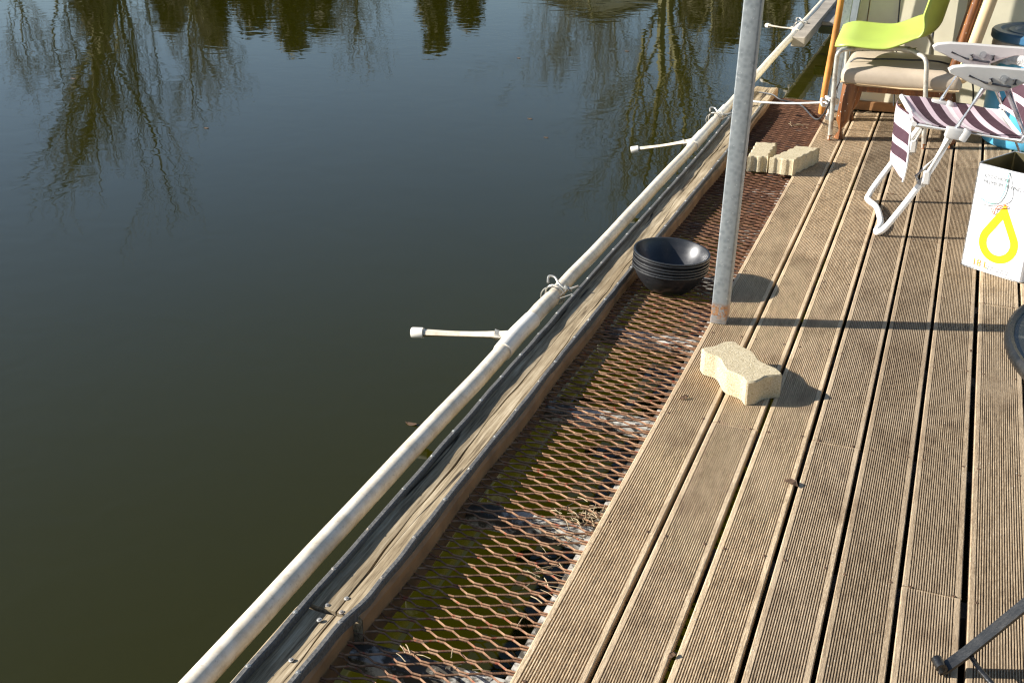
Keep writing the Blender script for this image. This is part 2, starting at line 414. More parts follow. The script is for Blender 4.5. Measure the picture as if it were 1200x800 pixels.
# ---- deck
PL_Y0, PL_Y1 = -1.2, 7.06
JO = [2.34 + 0.62 * k for k in range(-5, 8)]
deck = empty('deck', (0, 3, -0.05), 'ridged timber deck laid in long boards beside the pond', 'deck', kind='structure')
bm = BM()
for y in JO: box(bm, (0.6, y, -0.075), (2.5, 0.06, 0.085))
build('joist', bm, M_JOIST, deck, sm=0)
def board_profile(wd, th=0.028):
    fl = 0.0125; n = 19; p = (wd - 2 * fl) / n; gd = 0.0056
    pts = [(0.0, -th), (0.0, -0.0022), (0.0022, 0.0)]
    for k in range(n):
        x0 = fl + k * p
        g0, g1, g2, g3 = x0 + p * 0.14, x0 + p * 0.26, x0 + p * 0.60, x0 + p * 0.74
        pts += [(g0, 0.0 if k == 0 else -0.0004), (g1, -gd), (g2, -gd), (g3, -0.0004 if k < n - 1 else 0.0)]
    pts += [(wd - 0.0022, 0.0), (wd, -0.0022), (wd, -th)]
    return pts
gaps = [-0.514, -0.368, -0.222, -0.076, 0.070, 0.216, 0.363] + [0.363 + 0.146 * k for k in range(1, 10)]
edges = [-0.668] + gaps
joints = {0: [], 1: [2.955], 2: [5.44], 3: [2.955, 5.44], 4: [0.48, 4.82], 5: [2.340, 6.06], 6: [4.2], 7: [1.72, 5.44]}
for i in range(len(edges) - 1):
    g = 0.0 if i == 0 else 0.0064 if i < 4 else 0.0052
    x0, x1 = edges[i] + g, edges[i + 1] - (0.0064 if i < 3 else 0.0052) - (0.004 if i == 5 else 0)
    cuts = [PL_Y0] + joints.get(i, [random.choice(JO[4:11])]) + [PL_Y1]
    for a, b in zip(cuts[:-1], cuts[1:]):
        bm = BM(); prof = board_profile(x1 - x0); dz = random.uniform(-0.0015, 0.0008)
        ring = []
        ya, yb = a + (0.0020 if a != PL_Y0 else 0), b - (0.0020 if b != PL_Y1 else 0)
        sk = random.uniform(-0.001, 0.001)
        for y, s in ((ya, 0), (yb, sk)): ring.append([bm.verts.new((x0 + x + s, y, z + dz)) for x, z in prof])
        n = len(prof)
        for k in range(n): bm.faces.new((ring[0][k], ring[0][(k + 1) % n], ring[1][(k + 1) % n], ring[1][k]))
        bm.faces.new(ring[0][::-1]); bm.faces.new(ring[1])
        build('plank', bm, M_DECK, deck, sm=0)
bm = BM()
for i in range(len(edges) - 1):
    for y in JO:
        for fx in (0.16, 0.84):
            x = edges[i] + (edges[i + 1] - edges[i]) * fx + random.uniform(-.004, .004)
            lathe(bm, [(0.0001, 0.0002), (0.0040, 0.0000), (0.0052, -0.003)], (x, y + random.uniform(-.008, .008), 0), 8)
so = build('screws', bm, M_LEAF, deck, sm=0); so['kind'] = 'stuff'

# ---- steel frame below the mesh: white angle along the deck edge, cross tubes
MZ = -0.022
for y in JO:
    bm = BM(); rr = random.Random(int(y * 100))
    box(bm, (-0.93, y + 0.02, -0.082), (0.62, 0.060, 0.05), bev=0.006)
    tag(build('cross_beam', bm, M_STEEL, loc=(-0.93, y, -0.1)), 'dirty white steel cross beam under the rusty mesh walkway', 'beam', 'cross beams under the mesh')
bm = BM(); box(bm, (-0.667, 3.0, -0.0345), (0.050, 8.2, 0.006)); box(bm, (-0.667 + 0.036, 3.0, -0.06), (0.006, 8.2, 0.045))
tag(build('edge_angle', bm, M_STEEL, loc=(-0.655, 3, -0.06), sm=0), 'white steel angle running under the edge of the timber deck', 'steel angle')

# ---- expanded metal walkway
LW, SW = 0.046, 0.02125
def strand(bm, pts, wd, ht, tilt):
    rings = []
    for i, p in enumerate(pts):
        d = pts[min(i + 1, len(pts) - 1)] - pts[max(i - 1, 0)]; d.z = 0; d.normalize()
        s = Vector((-d.y, d.x, 0)); u = Vector((0, 0, 1))
        s2 = s * math.cos(tilt) + u * math.sin(tilt); u2 = u * math.cos(tilt) - s * math.sin(tilt)
        rings.append([bm.verts.new(p + s2 * (a * wd / 2) + u2 * (b * ht / 2)) for a, b in ((-1, -1), (1, -1), (1, 1), (-1, 1))])
    for a, b in zip(rings[:-1], rings[1:]):
        for k in range(4): bm.faces.new((a[k], a[(k + 1) % 4], b[(k + 1) % 4], b[k]))
    bm.faces.new(rings[0][::-1]); bm.faces.new(rings[-1])
bm = BM(); MX0, MX1 = -1.10, -0.645; rg = random.Random(3)
nx = int((MX1 - MX0) / LW) + 1
def sag(y): return 0.006 * math.sin(y * 2.1) + 0.003 * math.sin(y * 5.3 + 1)
for k in range(int((7.32 + 0.9) / (2 * SW))):
    y0 = -0.9 + k * 2 * SW
    for fam in (0, 1):
        pts = []
        for i in range(nx + 1):
            xx = MX0 + i * LW
            up = (i % 2 == 0)
            yy = y0 + (0.0 if up else SW) if fam == 0 else y0 + (2 * SW if up else SW)
            inset = 0.0024 * (1 if (fam == 0) == up else -1)
            zz = MZ + sag(y0) + (0.0022 if (fam == 0) == up else -0.0016)
            bx = 0.0105
            jy = rg.uniform(-.0007, .0007); jz = rg.uniform(-.0008, .0008)
            for sx in (-bx, bx):
                pts.append(Vector((xx + sx, yy + inset + jy, zz + jz)))
        pts = [p for p in pts if p.x <= MX1 + 0.01]
        strand(bm, pts, 0.0038, 0.0046, 0.40)
grating = build('mesh_walkway', bm, M_RUST, loc=(-0.87, 3, MZ), sm=0)
tag(grating, 'rusty expanded metal mesh strip between the deck and the kerb timber', 'metal mesh')

# straw and dead leaves caught on the mesh
def debris(name, c, n, spread, label, seed, L=0.05):
    rr = random.Random(seed); bm = BM()
    for i in range(n):
        p = V(c[0] + rr.gauss(0, spread[0]), c[1] + rr.gauss(0, spread[1]), c[2] + rr.uniform(-0.006, 0.008))
        a = rr.uniform(0, 6.28); d = V(math.cos(a), math.sin(a), rr.uniform(-.2, .25)) * rr.uniform(.3, 1) * L
        tube(bm, [p - d * .5, p + V(0, 0, .003), p + d * .5], rr.uniform(.0006, .0018), 4)
    o = build(name, bm, M_STRAW, loc=c, sm=0); tag(o, label, 'straw', kind='stuff'); return o
debris('straw', (-0.72, 2.37, -0.022), 55, (0.030, 0.035), 'dry straw caught in the rusty mesh at the deck edge', 1)
debris('straw', (-0.73, 2.12, -0.03), 30, (0.03, 0.12), 'thin roots hanging under the rusty mesh', 2, 0.08)
debris('straw', (-0.90, 1.74, -0.016), 7, (0.05, 0.02), 'dry straw wisps on the mesh over the nearest cross beam', 3, 0.04)

# ---- kerb timber
def kx(y): return -1.1145 + 0.016 * (1 / (1 + math.exp(-(y - 4.6) * 2.2))) - 0.010 * max(0, y - 5.8)
kerb = empty('kerb', (-1.12, 3.5, -0.06), 'weathered kerb timber edged with black rubber strips along the water', 'kerb')
def timber(y0, y1, off, z1, name='timber', wob=0.004, seed=0):
    bm = BM(); hw = 0.074; rr = random.Random(seed + 40)
    ny_ = max(60, int((y1 - y0) * 60)); ys = [y0 + (y1 - y0) * k / ny_ for k in range(ny_ + 1)]
    ph = [rr.uniform(0, 6.28) for _ in range(6)]
    def sec(y):
        c = kx(y) + off; q = wob * math.sin(y * 9 + seed)
        def crack(x0, k):
            x = c + x0 + .006 * math.sin(y * 2.3 + ph[k]) + .0025 * math.sin(y * 11 + ph[k + 1]) + .001 * math.sin(y * 37)
            w_ = max(.0001, .0022 * (math.sin(y * 1.7 + ph[k]) * .6 + .55) * (1 + .5 * math.sin(y * 13 + ph[k + 2]))); return x, w_
        xa, wa = crack(-.004, 0); xb, wb = crack(.030, 3); wb *= .7
        zz = z1 - .004 + q * .3
        return [(c - hw + q, -0.075), (c + hw + q, -0.075), (c + hw + q, z1 - .008), (c + hw - .008 + q, z1),
                (xb + wb, zz + .002), (xb, zz + .002 - min(.012, wb * 8)), (xb - wb, zz + .002), (xa + wa, zz), (xa, zz - min(.016, wa * 8)), (xa - wa, zz), (c - hw + .008, z1), (c - hw, z1 - .008)]
    sweep(bm, sec, ys)
    for f in bm.faces:
        c_ = f.calc_center_median()
        if c_.x > kx(c_.y) + off + hw - .0125: f.material_index = 1
    return build(name, bm, [M_TIMBER, M_TIMBER_B], kerb, sm=25)
timber(0.2, 1.742, -0.016, 0.018, seed=1)
timber(1.752, 7.42, 0.004, 0.022, seed=2)
nail_bm = BM(); lathe(nail_bm, [(0.0001, 0.0035), (0.0028, 0.0032), (0.0035, 0.0018), (0.0040, 0.0016), (0.0060, 0.0013), (0.0064, 0.0)], (0, 0, 0), 12)
nail_me = bpy.data.meshes.new('nail'); nail_bm.to_mesh(nail_me); nail_bm.free(); nail_me.materials.append(M_ZINC)
for v in nail_me.vertices: v.co *= K
def strip(side, y1):
    rr = random.Random(11 + side); off = -0.0615 if side < 0 else 0.0615
    sp = 0.176; nn = int((y1 - 0.2) / sp)
    ny = [0.2 + sp * (k + 0.5) + rr.uniform(-.015, .015) for k in range(nn)]
    amp = [rr.uniform(-.003, .0045) for _ in range(nn + 1)]
    ztop = 0.0385 if side < 0 else 0.040
    zbot = 0.016 if side < 0 else 0.010
    def wx(y):
        k = 0
        while k < nn and ny[k] < y: k += 1
        a = ny[k - 1] if k > 0 else 0.2; b = ny[k] if k < nn else y1
        t_ = (y - a) / max(b - a, 1e-4); bul = math.sin(math.pi * min(max(t_, 0), 1)) ** 2
        step = -0.016 * (1 / (1 + math.exp((y - 1.75) * 40))) if side > 0 else -0.002 * (1 / (1 + math.exp((y - 1.75) * 20)))
        return kx(y) + off + amp[k] * bul + step, amp[k] * bul * 0.6
    bm = BM(); ys = [0.2 + (y1 - 0.2) * k / 330 for k in range(331)]
    def sec(y):
        x, dz = wx(y); h = 0.0068
        return [(x - h, zbot), (x + h, zbot), (x + h + .001, ztop - .003 + dz), (x + h - .002, ztop + dz), (x - h + .002, ztop - .001 + dz), (x - h - .001, ztop - .004 + dz)]
    sweep(bm, sec, ys)
    s = build('rubber_strip', bm, M_RUBBER, kerb, sm=30)
    for y in ny:
        x, dz = wx(y)
        inst(nail_me, 'nail', s, (x, y, ztop + dz - 0.0012), (rr.uniform(-.15, .15), rr.uniform(-.15, .15), 0))
strip(-1, 7.26); strip(1, 6.95)
for (px_, py_) in ((383, 708), (374, 725), (400, 716), (341, 772), (406, 700)):
    q = at(px_, py_, 0.021); inst(nail_me, 'nail', kerb, (q.x, q.y, 0.0185), (0.2, -0.1, 0))

# ---- white pipe rail with side arms
PXX = -1.270; PZ = 0.0
def pxx(y): return -1.279 + 0.006 * min(max(y - 1.5, 0), 4.0)
rail = empty('pipe_rail', (PXX, 3.5, PZ), 'long white plastic pipe with side arms lying along the kerb over the water', 'pipe')
def pipe_part(name, y0, y1, r, mat=M_PIPE, lip=0.0, parent=None):
    bm = BM(); pts = [V(pxx(y0), y0, PZ), V(pxx(y0), y0 + .002, PZ)]; rs = [r - .003, r]
    n = max(2, int((y1 - y0) / .25))
    for k in range(1, n): yk = y0 + (y1 - y0) * k / n; pts.append(V(pxx(yk) + 0.002 * math.sin(k * 1.3 + y0), yk, PZ + 0.002 * math.sin(k * 2.1))); rs.append(r)
    pts += [V(pxx(y1), y1 - .002, PZ), V(pxx(y1), y1, PZ)]; rs += [r, r - .003]
    tube(bm, pts, rs, 24); return build(name, bm, mat, parent or rail, sm=40)
pipe_part('pipe_length', 0.2, 3.20, 0.0285)
pipe_part('pipe_length', 3.42, 3.66, 0.0300)
pipe_part('pipe_length', 3.64, 5.98, 0.0268)
pipe_part('pipe_length', 6.15, 6.50, 0.0295)
pipe_part('pipe_length', 6.48, 9.70, 0.0265)
pipe_part('pipe_length', 9.80, 14.5, 0.0280)
pipe_part('coupling', 6.62, 6.82, 0.0315, M_FIT)
for (y0, y1, tip, tz) in ((3.17, 3.45, (482, 389.5), -0.015), (5.92, 6.17, (739, 176), -0.06), (9.62, 9.90, (898, 30), -0.03)):
    tee = pipe_part('tee_fitting', y0, y1, 0.0330, M_FIT)
    yc = (y0 + y1) / 2; e = at(tip[0], tip[1], tz); s0 = V(pxx(yc), yc, PZ); d = (e - s0).normalized()
    bm = BM(); tube(bm, [s0 + d * .02, s0 + d * .078], 0.0215, 16); build('tee_branch', bm, M_FIT, tee, sm=40)
    arm = BM(); tube(arm, [s0 + d * .03, e], 0.0165, 16); ao = build('side_arm', arm, M_PIPE, rail, sm=40)
    cap = BM(); tube(cap, [e - d * .045, e - d * .043, e - d * .004, e], [.0175, .0190, .0190, .016], 16); build('end_cap', cap, M_FIT, ao, sm=40)
# wire ties holding the rail to the kerb
def ring_pts(c, r, ax, n=20, sq=1.0):
    x, y = frame(Vector(ax)); return [Vector(c) + (x * math.cos(2 * math.pi * k / n) + y * math.sin(2 * math.pi * k / n) * sq) * r for k in range(n)]
for (yt, lab) in ((3.70, 'bent galvanised wire tie round the white pipe beside the first side arm'), (6.55, 'wire tie round the white pipe beside the far side arm'), (9.95, 'wire tie on the white pipe by the floating platform')):
    bm = BM()
    tube(bm, ring_pts((PXX + .004, yt, PZ), .040, (0.12, 1, .05)), .0028, 6, closed=True)
    tube(bm, ring_pts((PXX - .003, yt - .02, PZ), .041, (-.25, 1, .1)), .0022, 6, closed=True)
    tube(bm, spline([(PXX - .03, yt + .015, PZ + .035), (PXX - .032, yt + .03, PZ + .058), (PXX - .008, yt + .03, PZ + .058), (PXX + .015, yt + .01, PZ + .045), (PXX + .05, yt, PZ + .03), (kx(yt) - .065, yt + .01, 0.045)], 5), .0045, 6)
    tube(bm, ring_pts((PXX + .052, yt + .01, PZ + .03), .014, (0.5, .3, .8)), .0045, 6, closed=True)
    tube(bm, spline([(PXX + .05, yt - .01, PZ + .03), (PXX + .035, yt - .05, PZ + .01), (kx(yt) - .062, yt - .07, 0.045)], 4), .0014, 5)
    tag(build('wire_tie', bm, M_ZINC, loc=(PXX, yt, PZ), sm=50), lab, 'wire tie')

# ---- galvanised post
pb = V(-0.641, 3.69, 0.0); pt = V(-0.585, 3.69, 2.75); HW = 0.0285
bm = BM()
def postring(c, h, r=0.005):
    out = []
    for (sx, sy, a0) in ((1, 1, 0), (-1, 1, 90), (-1, -1, 180), (1, -1, 270)):
        for a in (0, 45, 90): out.append(bm.verts.new((c.x + sx * (h - r) + r * math.cos(R(a0 + a)), c.y + sy * (h - r) + r * math.sin(R(a0 + a)), c.z)))
    return out
ra, rb = postring(pb, HW), postring(pt, HW)
for k in range(12): bm.faces.new((ra[k], ra[(k + 1) % 12], rb[(k + 1) % 12], rb[k]))
bm.faces.new(ra[::-1]); bm.faces.new(rb)
tag(build('steel_post', bm, M_GALV, loc=pb, sm=50), 'square galvanised steel post with rust near its foot at the deck edge', 'post')

# ================================================================== OBJECTS ON THE DECK
# ---- pavers
PAV = [(-0.137, -0.062), (-0.130, -0.020), (-0.146, 0.034), (-0.132, 0.064), (-0.104, 0.060), (-0.049, 0.073), (-0.005, 0.062), (0.019, 0.054), (0.051, 0.059), (0.090, 0.070), (0.131, 0.062),
       (0.122, 0.030), (0.119, 0.003), (0.134, -0.033), (0.130, -0.070), (0.098, -0.060), (0.082, -0.062), (0.040, -0.078), (0.020, -0.077), (-0.048, -0.052), (-0.066, -0.052), (-0.100, -0.072)]
def chaikin(p, n=1):
    for _ in range(n):
        q = []
        for i in range(len(p)):
            a, b = p[i], p[(i + 1) % len(p)]
            q += [(a[0] * .86 + b[0] * .14, a[1] * .86 + b[1] * .14), (a[0] * .14 + b[0] * .86, a[1] * .14 + b[1] * .86)]
        p = q
    return p
def toothed(corners, teeth):
    """corners in order; each side gets its number of shallow notches"""
    out = []
    for i in range(4):
        a, b = Vector(corners[i][:2]), Vector(corners[(i + 1) % 4][:2]); n = teeth[i]; d = (b - a); nrm = Vector((d.y, -d.x)).normalized()
        cen = sum((Vector(c[:2]) for c in corners), Vector((0, 0))) / 4
        if nrm.dot((a + b) / 2 - cen) > 0: nrm = -nrm
        for k in range(n):
            u0 = k / n; w_ = 1.0 / n
            for f_, dep in ((.06, .0), (.42, .0), (.54, .007), (.94, .007)): 
                if n == 1: continue
                out.append(tuple(a + d * (u0 + w_ * f_) + nrm * dep))
        out.append(tuple(b))
    return out
def paver(c, ang, h, z0, out, label, n_=1):
    ca, sa = math.cos(ang), math.sin(ang)
    o2 = [(c[0] + x * ca - y * sa, c[1] + x * sa + y * ca) for x, y in chaikin(out, 1)]
    bm = BM(); prism(bm, o2, z0, z0 + h, 0.005)
    tag(build('paver', bm, M_PAVER, loc=(c[0], c[1], z0), sm=40), label, 'paving stone', 'loose paving stones')
paver((-0.480, 3.229), R(-44.5), 0.080, 0.0, PAV, 'pale wavy-edged concrete paver lying alone on the deck boards')
z2 = 0.0805
cn = [at(902, 184.5, z2), at(930, 188, z2), at(961, 173.5, z2), at(934, 170.5, z2)]; cc = sum(cn, V(0, 0, 0)) / 4
paver((cc.x, cc.y), 0, 0.080, 0.0005, [(p[0] - cc.x, p[1] - cc.y) for p in toothed(cn, (2, 4, 2, 4))], 'pale concrete paver half on the deck, half on the mesh, beside another')
z3 = 0.065
cn = [at(876, 183, z3), at(900, 184, z3), at(911, 167.5, z3), at(886, 166, z3)]; cc = sum(cn, V(0, 0, 0)) / 4
paver((cc.x, cc.y), 0, 0.080, -0.015, [(p[0] - cc.x, p[1] - cc.y) for p in toothed(cn, (2, 4, 2, 4))], 'sandy concrete paver lying wholly on the rusty mesh next to another')

# ---- stack of bowls
BC = V(-0.893, 3.945, MZ + 0.010); BR = 0.145
names = ['lowest', 'second from the bottom', 'third from the bottom', 'fourth from the bottom', 'fifth from the bottom', 'topmost']
for i in range(6):
    hb_ = 0.094; bm = BM()
    prof = [(0.0001, 0.004), (0.070, 0.004), (0.076, 0.006), (0.092, 0.018), (0.120, 0.052), (0.134, 0.080), (0.138, hb_), (0.1445, hb_ + .001), (0.1455, hb_ - .003), (0.1445, hb_ - .005),
            (0.139, hb_ - .006), (0.136, .078), (0.122, 0.050), (0.094, 0.015), (0.078, 0.001), (0.074, 0.0), (0.0001, 0.0)]
    m = Matrix.Rotation(R(2.2 + 0.3 * i + random.uniform(-.7, .7)), 3, 'Y') @ Matrix.Rotation(R(-0.8 + random.uniform(-.9, .9)), 3, 'X') @ Matrix.Rotation(random.random(), 3, 'Z')
    p = BC + V(random.uniform(-.0015, .0015), random.uniform(-.0015, .0015), 0.0118 * i)
    lathe(bm, prof, p, 56, m)
    lab = 'black plastic bowl on the mesh walkway, %s of the nested stack' % names[i]
    tag(build('bowl', bm, M_BOWL, loc=p, sm=40), lab, 'bowl', 'nested black bowls')

# ---- folding chair (local axes: a along the side, n across, z up)
A0 = V(-0.201, 4.813, 0); AXA = V(0.986, 0.165, 0); AXN = V(-0.165, 0.986, 0)
W = 0.488
def L(a, n, z): return A0 + AXA * a + AXN * n + V(0, 0, z)
fc = empty('folding_chair', L(.35, W / 2, 0), 'aluminium folding camp chair with striped purple seat and grey plastic arms', 'chair')
bm = BM()
foot = spline([L(.2326, -0.0, .4446), L(.173, 0, .288), L(.05, 0, .062), L(.012, .004, .016), L(.004, .03, .012), L(.028, .12, .013), L(.034, W / 2, .013), L(.028, W - .12, .013), L(.0, W - .03, .014), L(.006, W, .03), L(.05, W, .12), L(.2326, W, .4446)], 8)
tube(bm, foot, .0135, 10); build('front_leg_tube', bm, M_WHITE, fc, sm=60)
for n, s in ((0.0, -1), (W, 1)):
    bm = BM(); tube(bm, [L(.150, n, .235), L(.2326, n, .4446)], .0185, 12); box(bm, L(.168, n, .27), (.03, .042, .06), bev=.006)
    sv = build('leg_sleeve', bm, M_GREYP, fc, sm=40)
    bm = BM(); tube(bm, [L(.155, n, .31), L(.125, n, .27), L(.14, n, .245)], .007, 6); tube(bm, [L(.155, n, .31), L(.205, n, .375)], .006, 6); build('latch', bm, M_GREYP, sv)
    bm = BM(); tube(bm, [L(.225, n, .42), L(.345, n, .682)], .0160, 12); build('upper_leg', bm, M_ALU, fc, sm=60)
    bm = BM(); box(bm, L(.245, n - .012 * 1, .462), (.070, .044, .044), Matrix.Rotation(R(9.5), 3, 'Z') @ Matrix.Rotation(R(8), 3, 'Y'), .007, 2)
    box(bm, L(.285, n - .018, .458), (.030, .048, .052), Matrix.Rotation(R(9.5), 3, 'Z') @ Matrix.Rotation(R(25), 3, 'Y'), .008, 2)
    build('clamp', bm, M_GREYP, fc, sm=40)
    bm = BM(); tube(bm, [L(.405, n, .672), L(.76, n, .012)], .0150, 12); build('rear_leg', bm, M_ALU, fc, sm=60)
    bm = BM(); tube(bm, [L(.09, n, .487), L(.515, n, .441)], .011, 10); build('seat_rail', bm, M_WHITE, fc, sm=60)
    # plastic arm: side outline with thickness
    ol_t = [(.183, .716), (.20, .728), (.25, .735), (.34, .733), (.46, .727), (.60, .722), (.70, .718)]
    ol_b = [(.70, .700), (.60, .697), (.52, .690), (.46, .668), (.41, .643), (.375, .636), (.33, .646), (.27, .668), (.22, .690), (.19, .702)]
    ol = ol_t + ol_b; bm = BM(); hw = .016
    for sd, off in ((0, -hw), (1, hw)): pass
    rings = []
    for off, k in ((-.020, .6), (-.016, 1.0), (.016, 1.0), (.020, .6)):
        ring = []
        for (a, z) in ol:
            zc = .708; ring.append(bm.verts.new(L(.42 + (a - .42) * (1 if k == 1 else .985), n + off, zc + (z - zc) * (1 if k == 1 else .86))))
        rings.append(ring)
    q = len(ol)
    for ra_, rb_ in zip(rings[:-1], rings[1:]):
        for k in range(q): bm.faces.new((ra_[k], ra_[(k + 1) % q], rb_[(k + 1) % q], rb_[k]))
    bm.faces.new(rings[0][::-1]); bm.faces.new(rings[-1])
    ar = build('armrest', bm, M_GREYP, fc, sm=40)
    bm = BM(); tube(bm, [L(.392, n - .028, .690), L(.392, n + .028, .690)], .0165, 16); tube(bm, [L(.392, n - .033, .690), L(.392, n + .033, .690)], .0095, 12); build('knob', bm, M_GREYD, ar, sm=40)
    bm = BM()
    tube(bm, [L(.262, n - .0205, .697), L(.325, n - .0205, .672), L(.425, n - .0205, .658)], .0045, 6); tube(bm, [L(.345, n - .0205, .690), L(.350, n - .0205, .676)], .008, 6); tube(bm, [L(.435, n - .0205, .690), L(.438, n - .0205, .668)], .0085, 6)
    build('slot', bm, M_DARK, ar)
    bm = BM(); tube(bm, [L(.345, n - .03, .672), L(.345, n + .03, .672)], .007, 10); build('bolt', bm, M_ZINC, ar, sm=40)
    bm = BM(); tube(bm, spline([L(.50, n, .44), L(.58, n, .58), L(.66, n, .76), L(.80, n, 1.08)], 4), .0115, 10); build('back_tube', bm, M_ALU, fc, sm=60)
def sheet(fn, nu, nv, th=0.004):
    bm = BM(); g = []
    for side in (0, 1):
        g.append([[bm.verts.new(fn(u / nu, v / nv) + V(0, 0, -th * side)) for v in range(nv + 1)] for u in range(nu + 1)])
    for s in (0, 1):
        for u in range(nu):
            for v in range(nv): bm.faces.new((g[s][u][v], g[s][u + 1][v], g[s][u + 1][v + 1], g[s][u][v + 1]))
    for u in range(nu):
        for v in (0, nv): bm.faces.new((g[0][u][v], g[0][u + 1][v], g[1][u + 1][v], g[1][u][v]))
    for v in range(nv):
        for u in (0, nu): bm.faces.new((g[0][u][v], g[0][u][v + 1], g[1][u][v + 1], g[1][u][v]))
    return bm
def seat_fn(u, v):
    a = .085 + .425 * u; z = .498 - .046 * u - .030 * math.sin(math.pi * v) * (0.35 + .65 * math.sin(math.pi * min(1, u * 1.1))) + .003 * math.sin(14 * u + 5 * v)
    return L(a + .012 * math.sin(math.pi * v) * (1 - u), (v * 1.03 - .015) * W, z)
build('seat_fabric', sheet(seat_fn, 30, 16), M_STRIPE, fc, sm=60)
def back_fn(u, v):
    a = .50 + .30 * u; z = .47 + .62 * u
    return L(a + .035 * math.sin(math.pi * v), v * W, z)
build('back_fabric', sheet(back_fn, 12, 12), M_STRIPE_V, fc, sm=60)
bm = BM(); tube(bm, [L(.086, -.01, .489), L(.098, W * .5, .480), L(.086, W + .01, .489)], .011, 8); build('hem', bm, M_HEM, fc, sm=60)
bm = BM(); tube(bm, [L(.51, -.01, .445), L(.51, W + .01, .445)], .011, 8); build('hem', bm, M_HEM, fc, sm=60)
def flap_fn(u, v):
    return L(.075 - .02 * u + .02 * math.sin(6 * v + 2 * u), -.01 + v * W * (1 - .10 * u) + .015 * math.sin(5 * u), .487 - (.235 - .10 * v) * u)
build('hanging_flap', sheet(flap_fn, 14, 14), M_STRIPE_V, fc, sm=60)
bm = BM(); tube(bm, [flap_fn(k / 8, 0) + V(0, 0, -.002) for k in range(9)], .0045, 5); build('flap_piping', bm, M_HEM, fc, sm=60)

# ---- upholstered wooden chair
wc = empty('wooden_chair', (-0.25, 6.6, 0), 'low wooden chair with beige padded seat under the lime green chair', 'chair')
for (bx_, by_, tx, ty, tz) in ((-.535, 6.385, -.505, 6.40, .31), (-.525, 6.83, -.50, 6.81, .31)):
    bm = BM(); tube(bm, [V(bx_, by_, 0), V(bx_ + .006, by_, .10), V((bx_ + tx) / 2 + .005, by_, .22), V(tx, ty, tz)], [.031, .034, .040, .046], 14); build('leg', bm, M_VARN, wc, sm=60)
for by_ in (6.40, 6.83):
    bm = BM(); tube(bm, spline([V(.055, by_, 0), V(.02, by_, .15), V(-.012, by_, .30), V(.005, by_, .45), V(.05, by_, .72), V(.10, by_, 1.0)], 4), [.024] * 21, 12); build('back_post', bm, M_VARN, wc, sm=60)
bm = BM()
for by_ in (6.40, 6.83): box(bm, (-.25, by_, .285), (.50, .028, .045), bev=.005)
box(bm, (-.51, 6.61, .285), (.03, .42, .045), bev=.005); box(bm, (-.01, 6.61, .285), (.03, .42, .045), bev=.005); build('seat_frame', bm, M_VARN, wc, sm=40)
bm = BM(); vs = box(bm, (-.255, 6.61, .345), (.62, .53, .105), bev=.042, seg=5)
bmesh.ops.subdivide_edges(bm, edges=[e for e in bm.edges if e.calc_length() > .2], cuts=8, use_grid_fill=True)
for v in bm.verts:
    if v.co.z > .36:
        u = (v.co.x + .255) / .31; q = (v.co.y - 6.61) / .265; v.co.z += .022 * max(0, (1 - u * u)) * max(0, (1 - q * q))
cu = build('seat_cushion', bm, M_CUSH, wc, sm=60)
bm = BM(); tube(bm, [V(-.55, 6.355, .312), V(-.25, 6.35, .303), V(.045, 6.355, .312)], .005, 6); tube(bm, [V(-.56, 6.365, .312), V(-.56, 6.85, .312)], .005, 6); build('piping', bm, M_BACK, cu, sm=60)
bm = BM()
mr = Matrix.Rotation(R(10.5), 3, 'Y'); vs = box(bm, (.105, 6.61, .69), (.065, .50, .70), mr, .03, 4); build('back_cushion', bm, M_BACK, wc, sm=60)

# ---- lime green stacking chair
gc = empty('stacking_chair', (-0.35, 6.6, 0), 'lime green plastic shell chair with cream steel legs against the wall', 'chair')
def sst(a, b, x):
    t_ = min(max((x - a) / (b - a), 0), 1); return t_ * t_ * (3 - 2 * t_)
def shell(u, v):
    # u: 0 front edge -> 1 top of back, v: 0 near -> 1 far ; arc length along the centre profile
    q = (v - .5) * 2; Lt = .42 + .14 + .40; d = u * Lt
    if d < .42: x = -.617 + d; z = 0.0 - .016 * math.sin(math.pi * d / .42); 
    elif d < .56:
        a = (d - .42) / .14 * R(80); r_ = .14 / R(80); x = -.197 + r_ * math.sin(a); z = r_ * (1 - math.cos(a))
    else:
        r_ = .14 / R(80); x = -.197 + r_ * math.sin(R(80)) + (d - .56) * math.cos(R(80)); z = r_ * (1 - math.cos(R(80))) + (d - .56) * math.sin(R(80))
    if d < .10: z -= .030 * (1 - d / .10) ** 2
    bk = sst(.36, .62, d)
    y = 6.575 + q * (.235 + .012 * math.sin(math.pi * min(d, .42) / .42)) * (1 - .03 * bk - .14 * sst(.72, .96, d))
    x -= .100 * q * q * bk
    z += .045 * q * q * sst(.25, .42, d) * (1 - sst(.45, .70, d)) - .014 * sst(.8, 1, abs(q)) * (1 - bk)
    z += .565 + .050 * q * .5 * (1 - .3 * bk)
    rad = .07
    if d < rad: y -= q * (1 - math.sqrt(max(0, 1 - (1 - d / rad) ** 2))) * .045
    return V(x, y, z)
bm = BM(); NU, NVv = 44, 20; g = [[bm.verts.new(shell(i / NU, j / NVv)) for j in range(NVv + 1)] for i in range(NU + 1)]
for i in range(NU):
    for j in range(NVv): bm.faces.new((g[i][j], g[i + 1][j], g[i + 1][j + 1], g[i][j + 1]))
so = build('seat_shell', bm, M_LIME, gc, sm=80)
md = so.modifiers.new('thick', 'SOLIDIFY'); md.thickness = .008; md.offset = -1
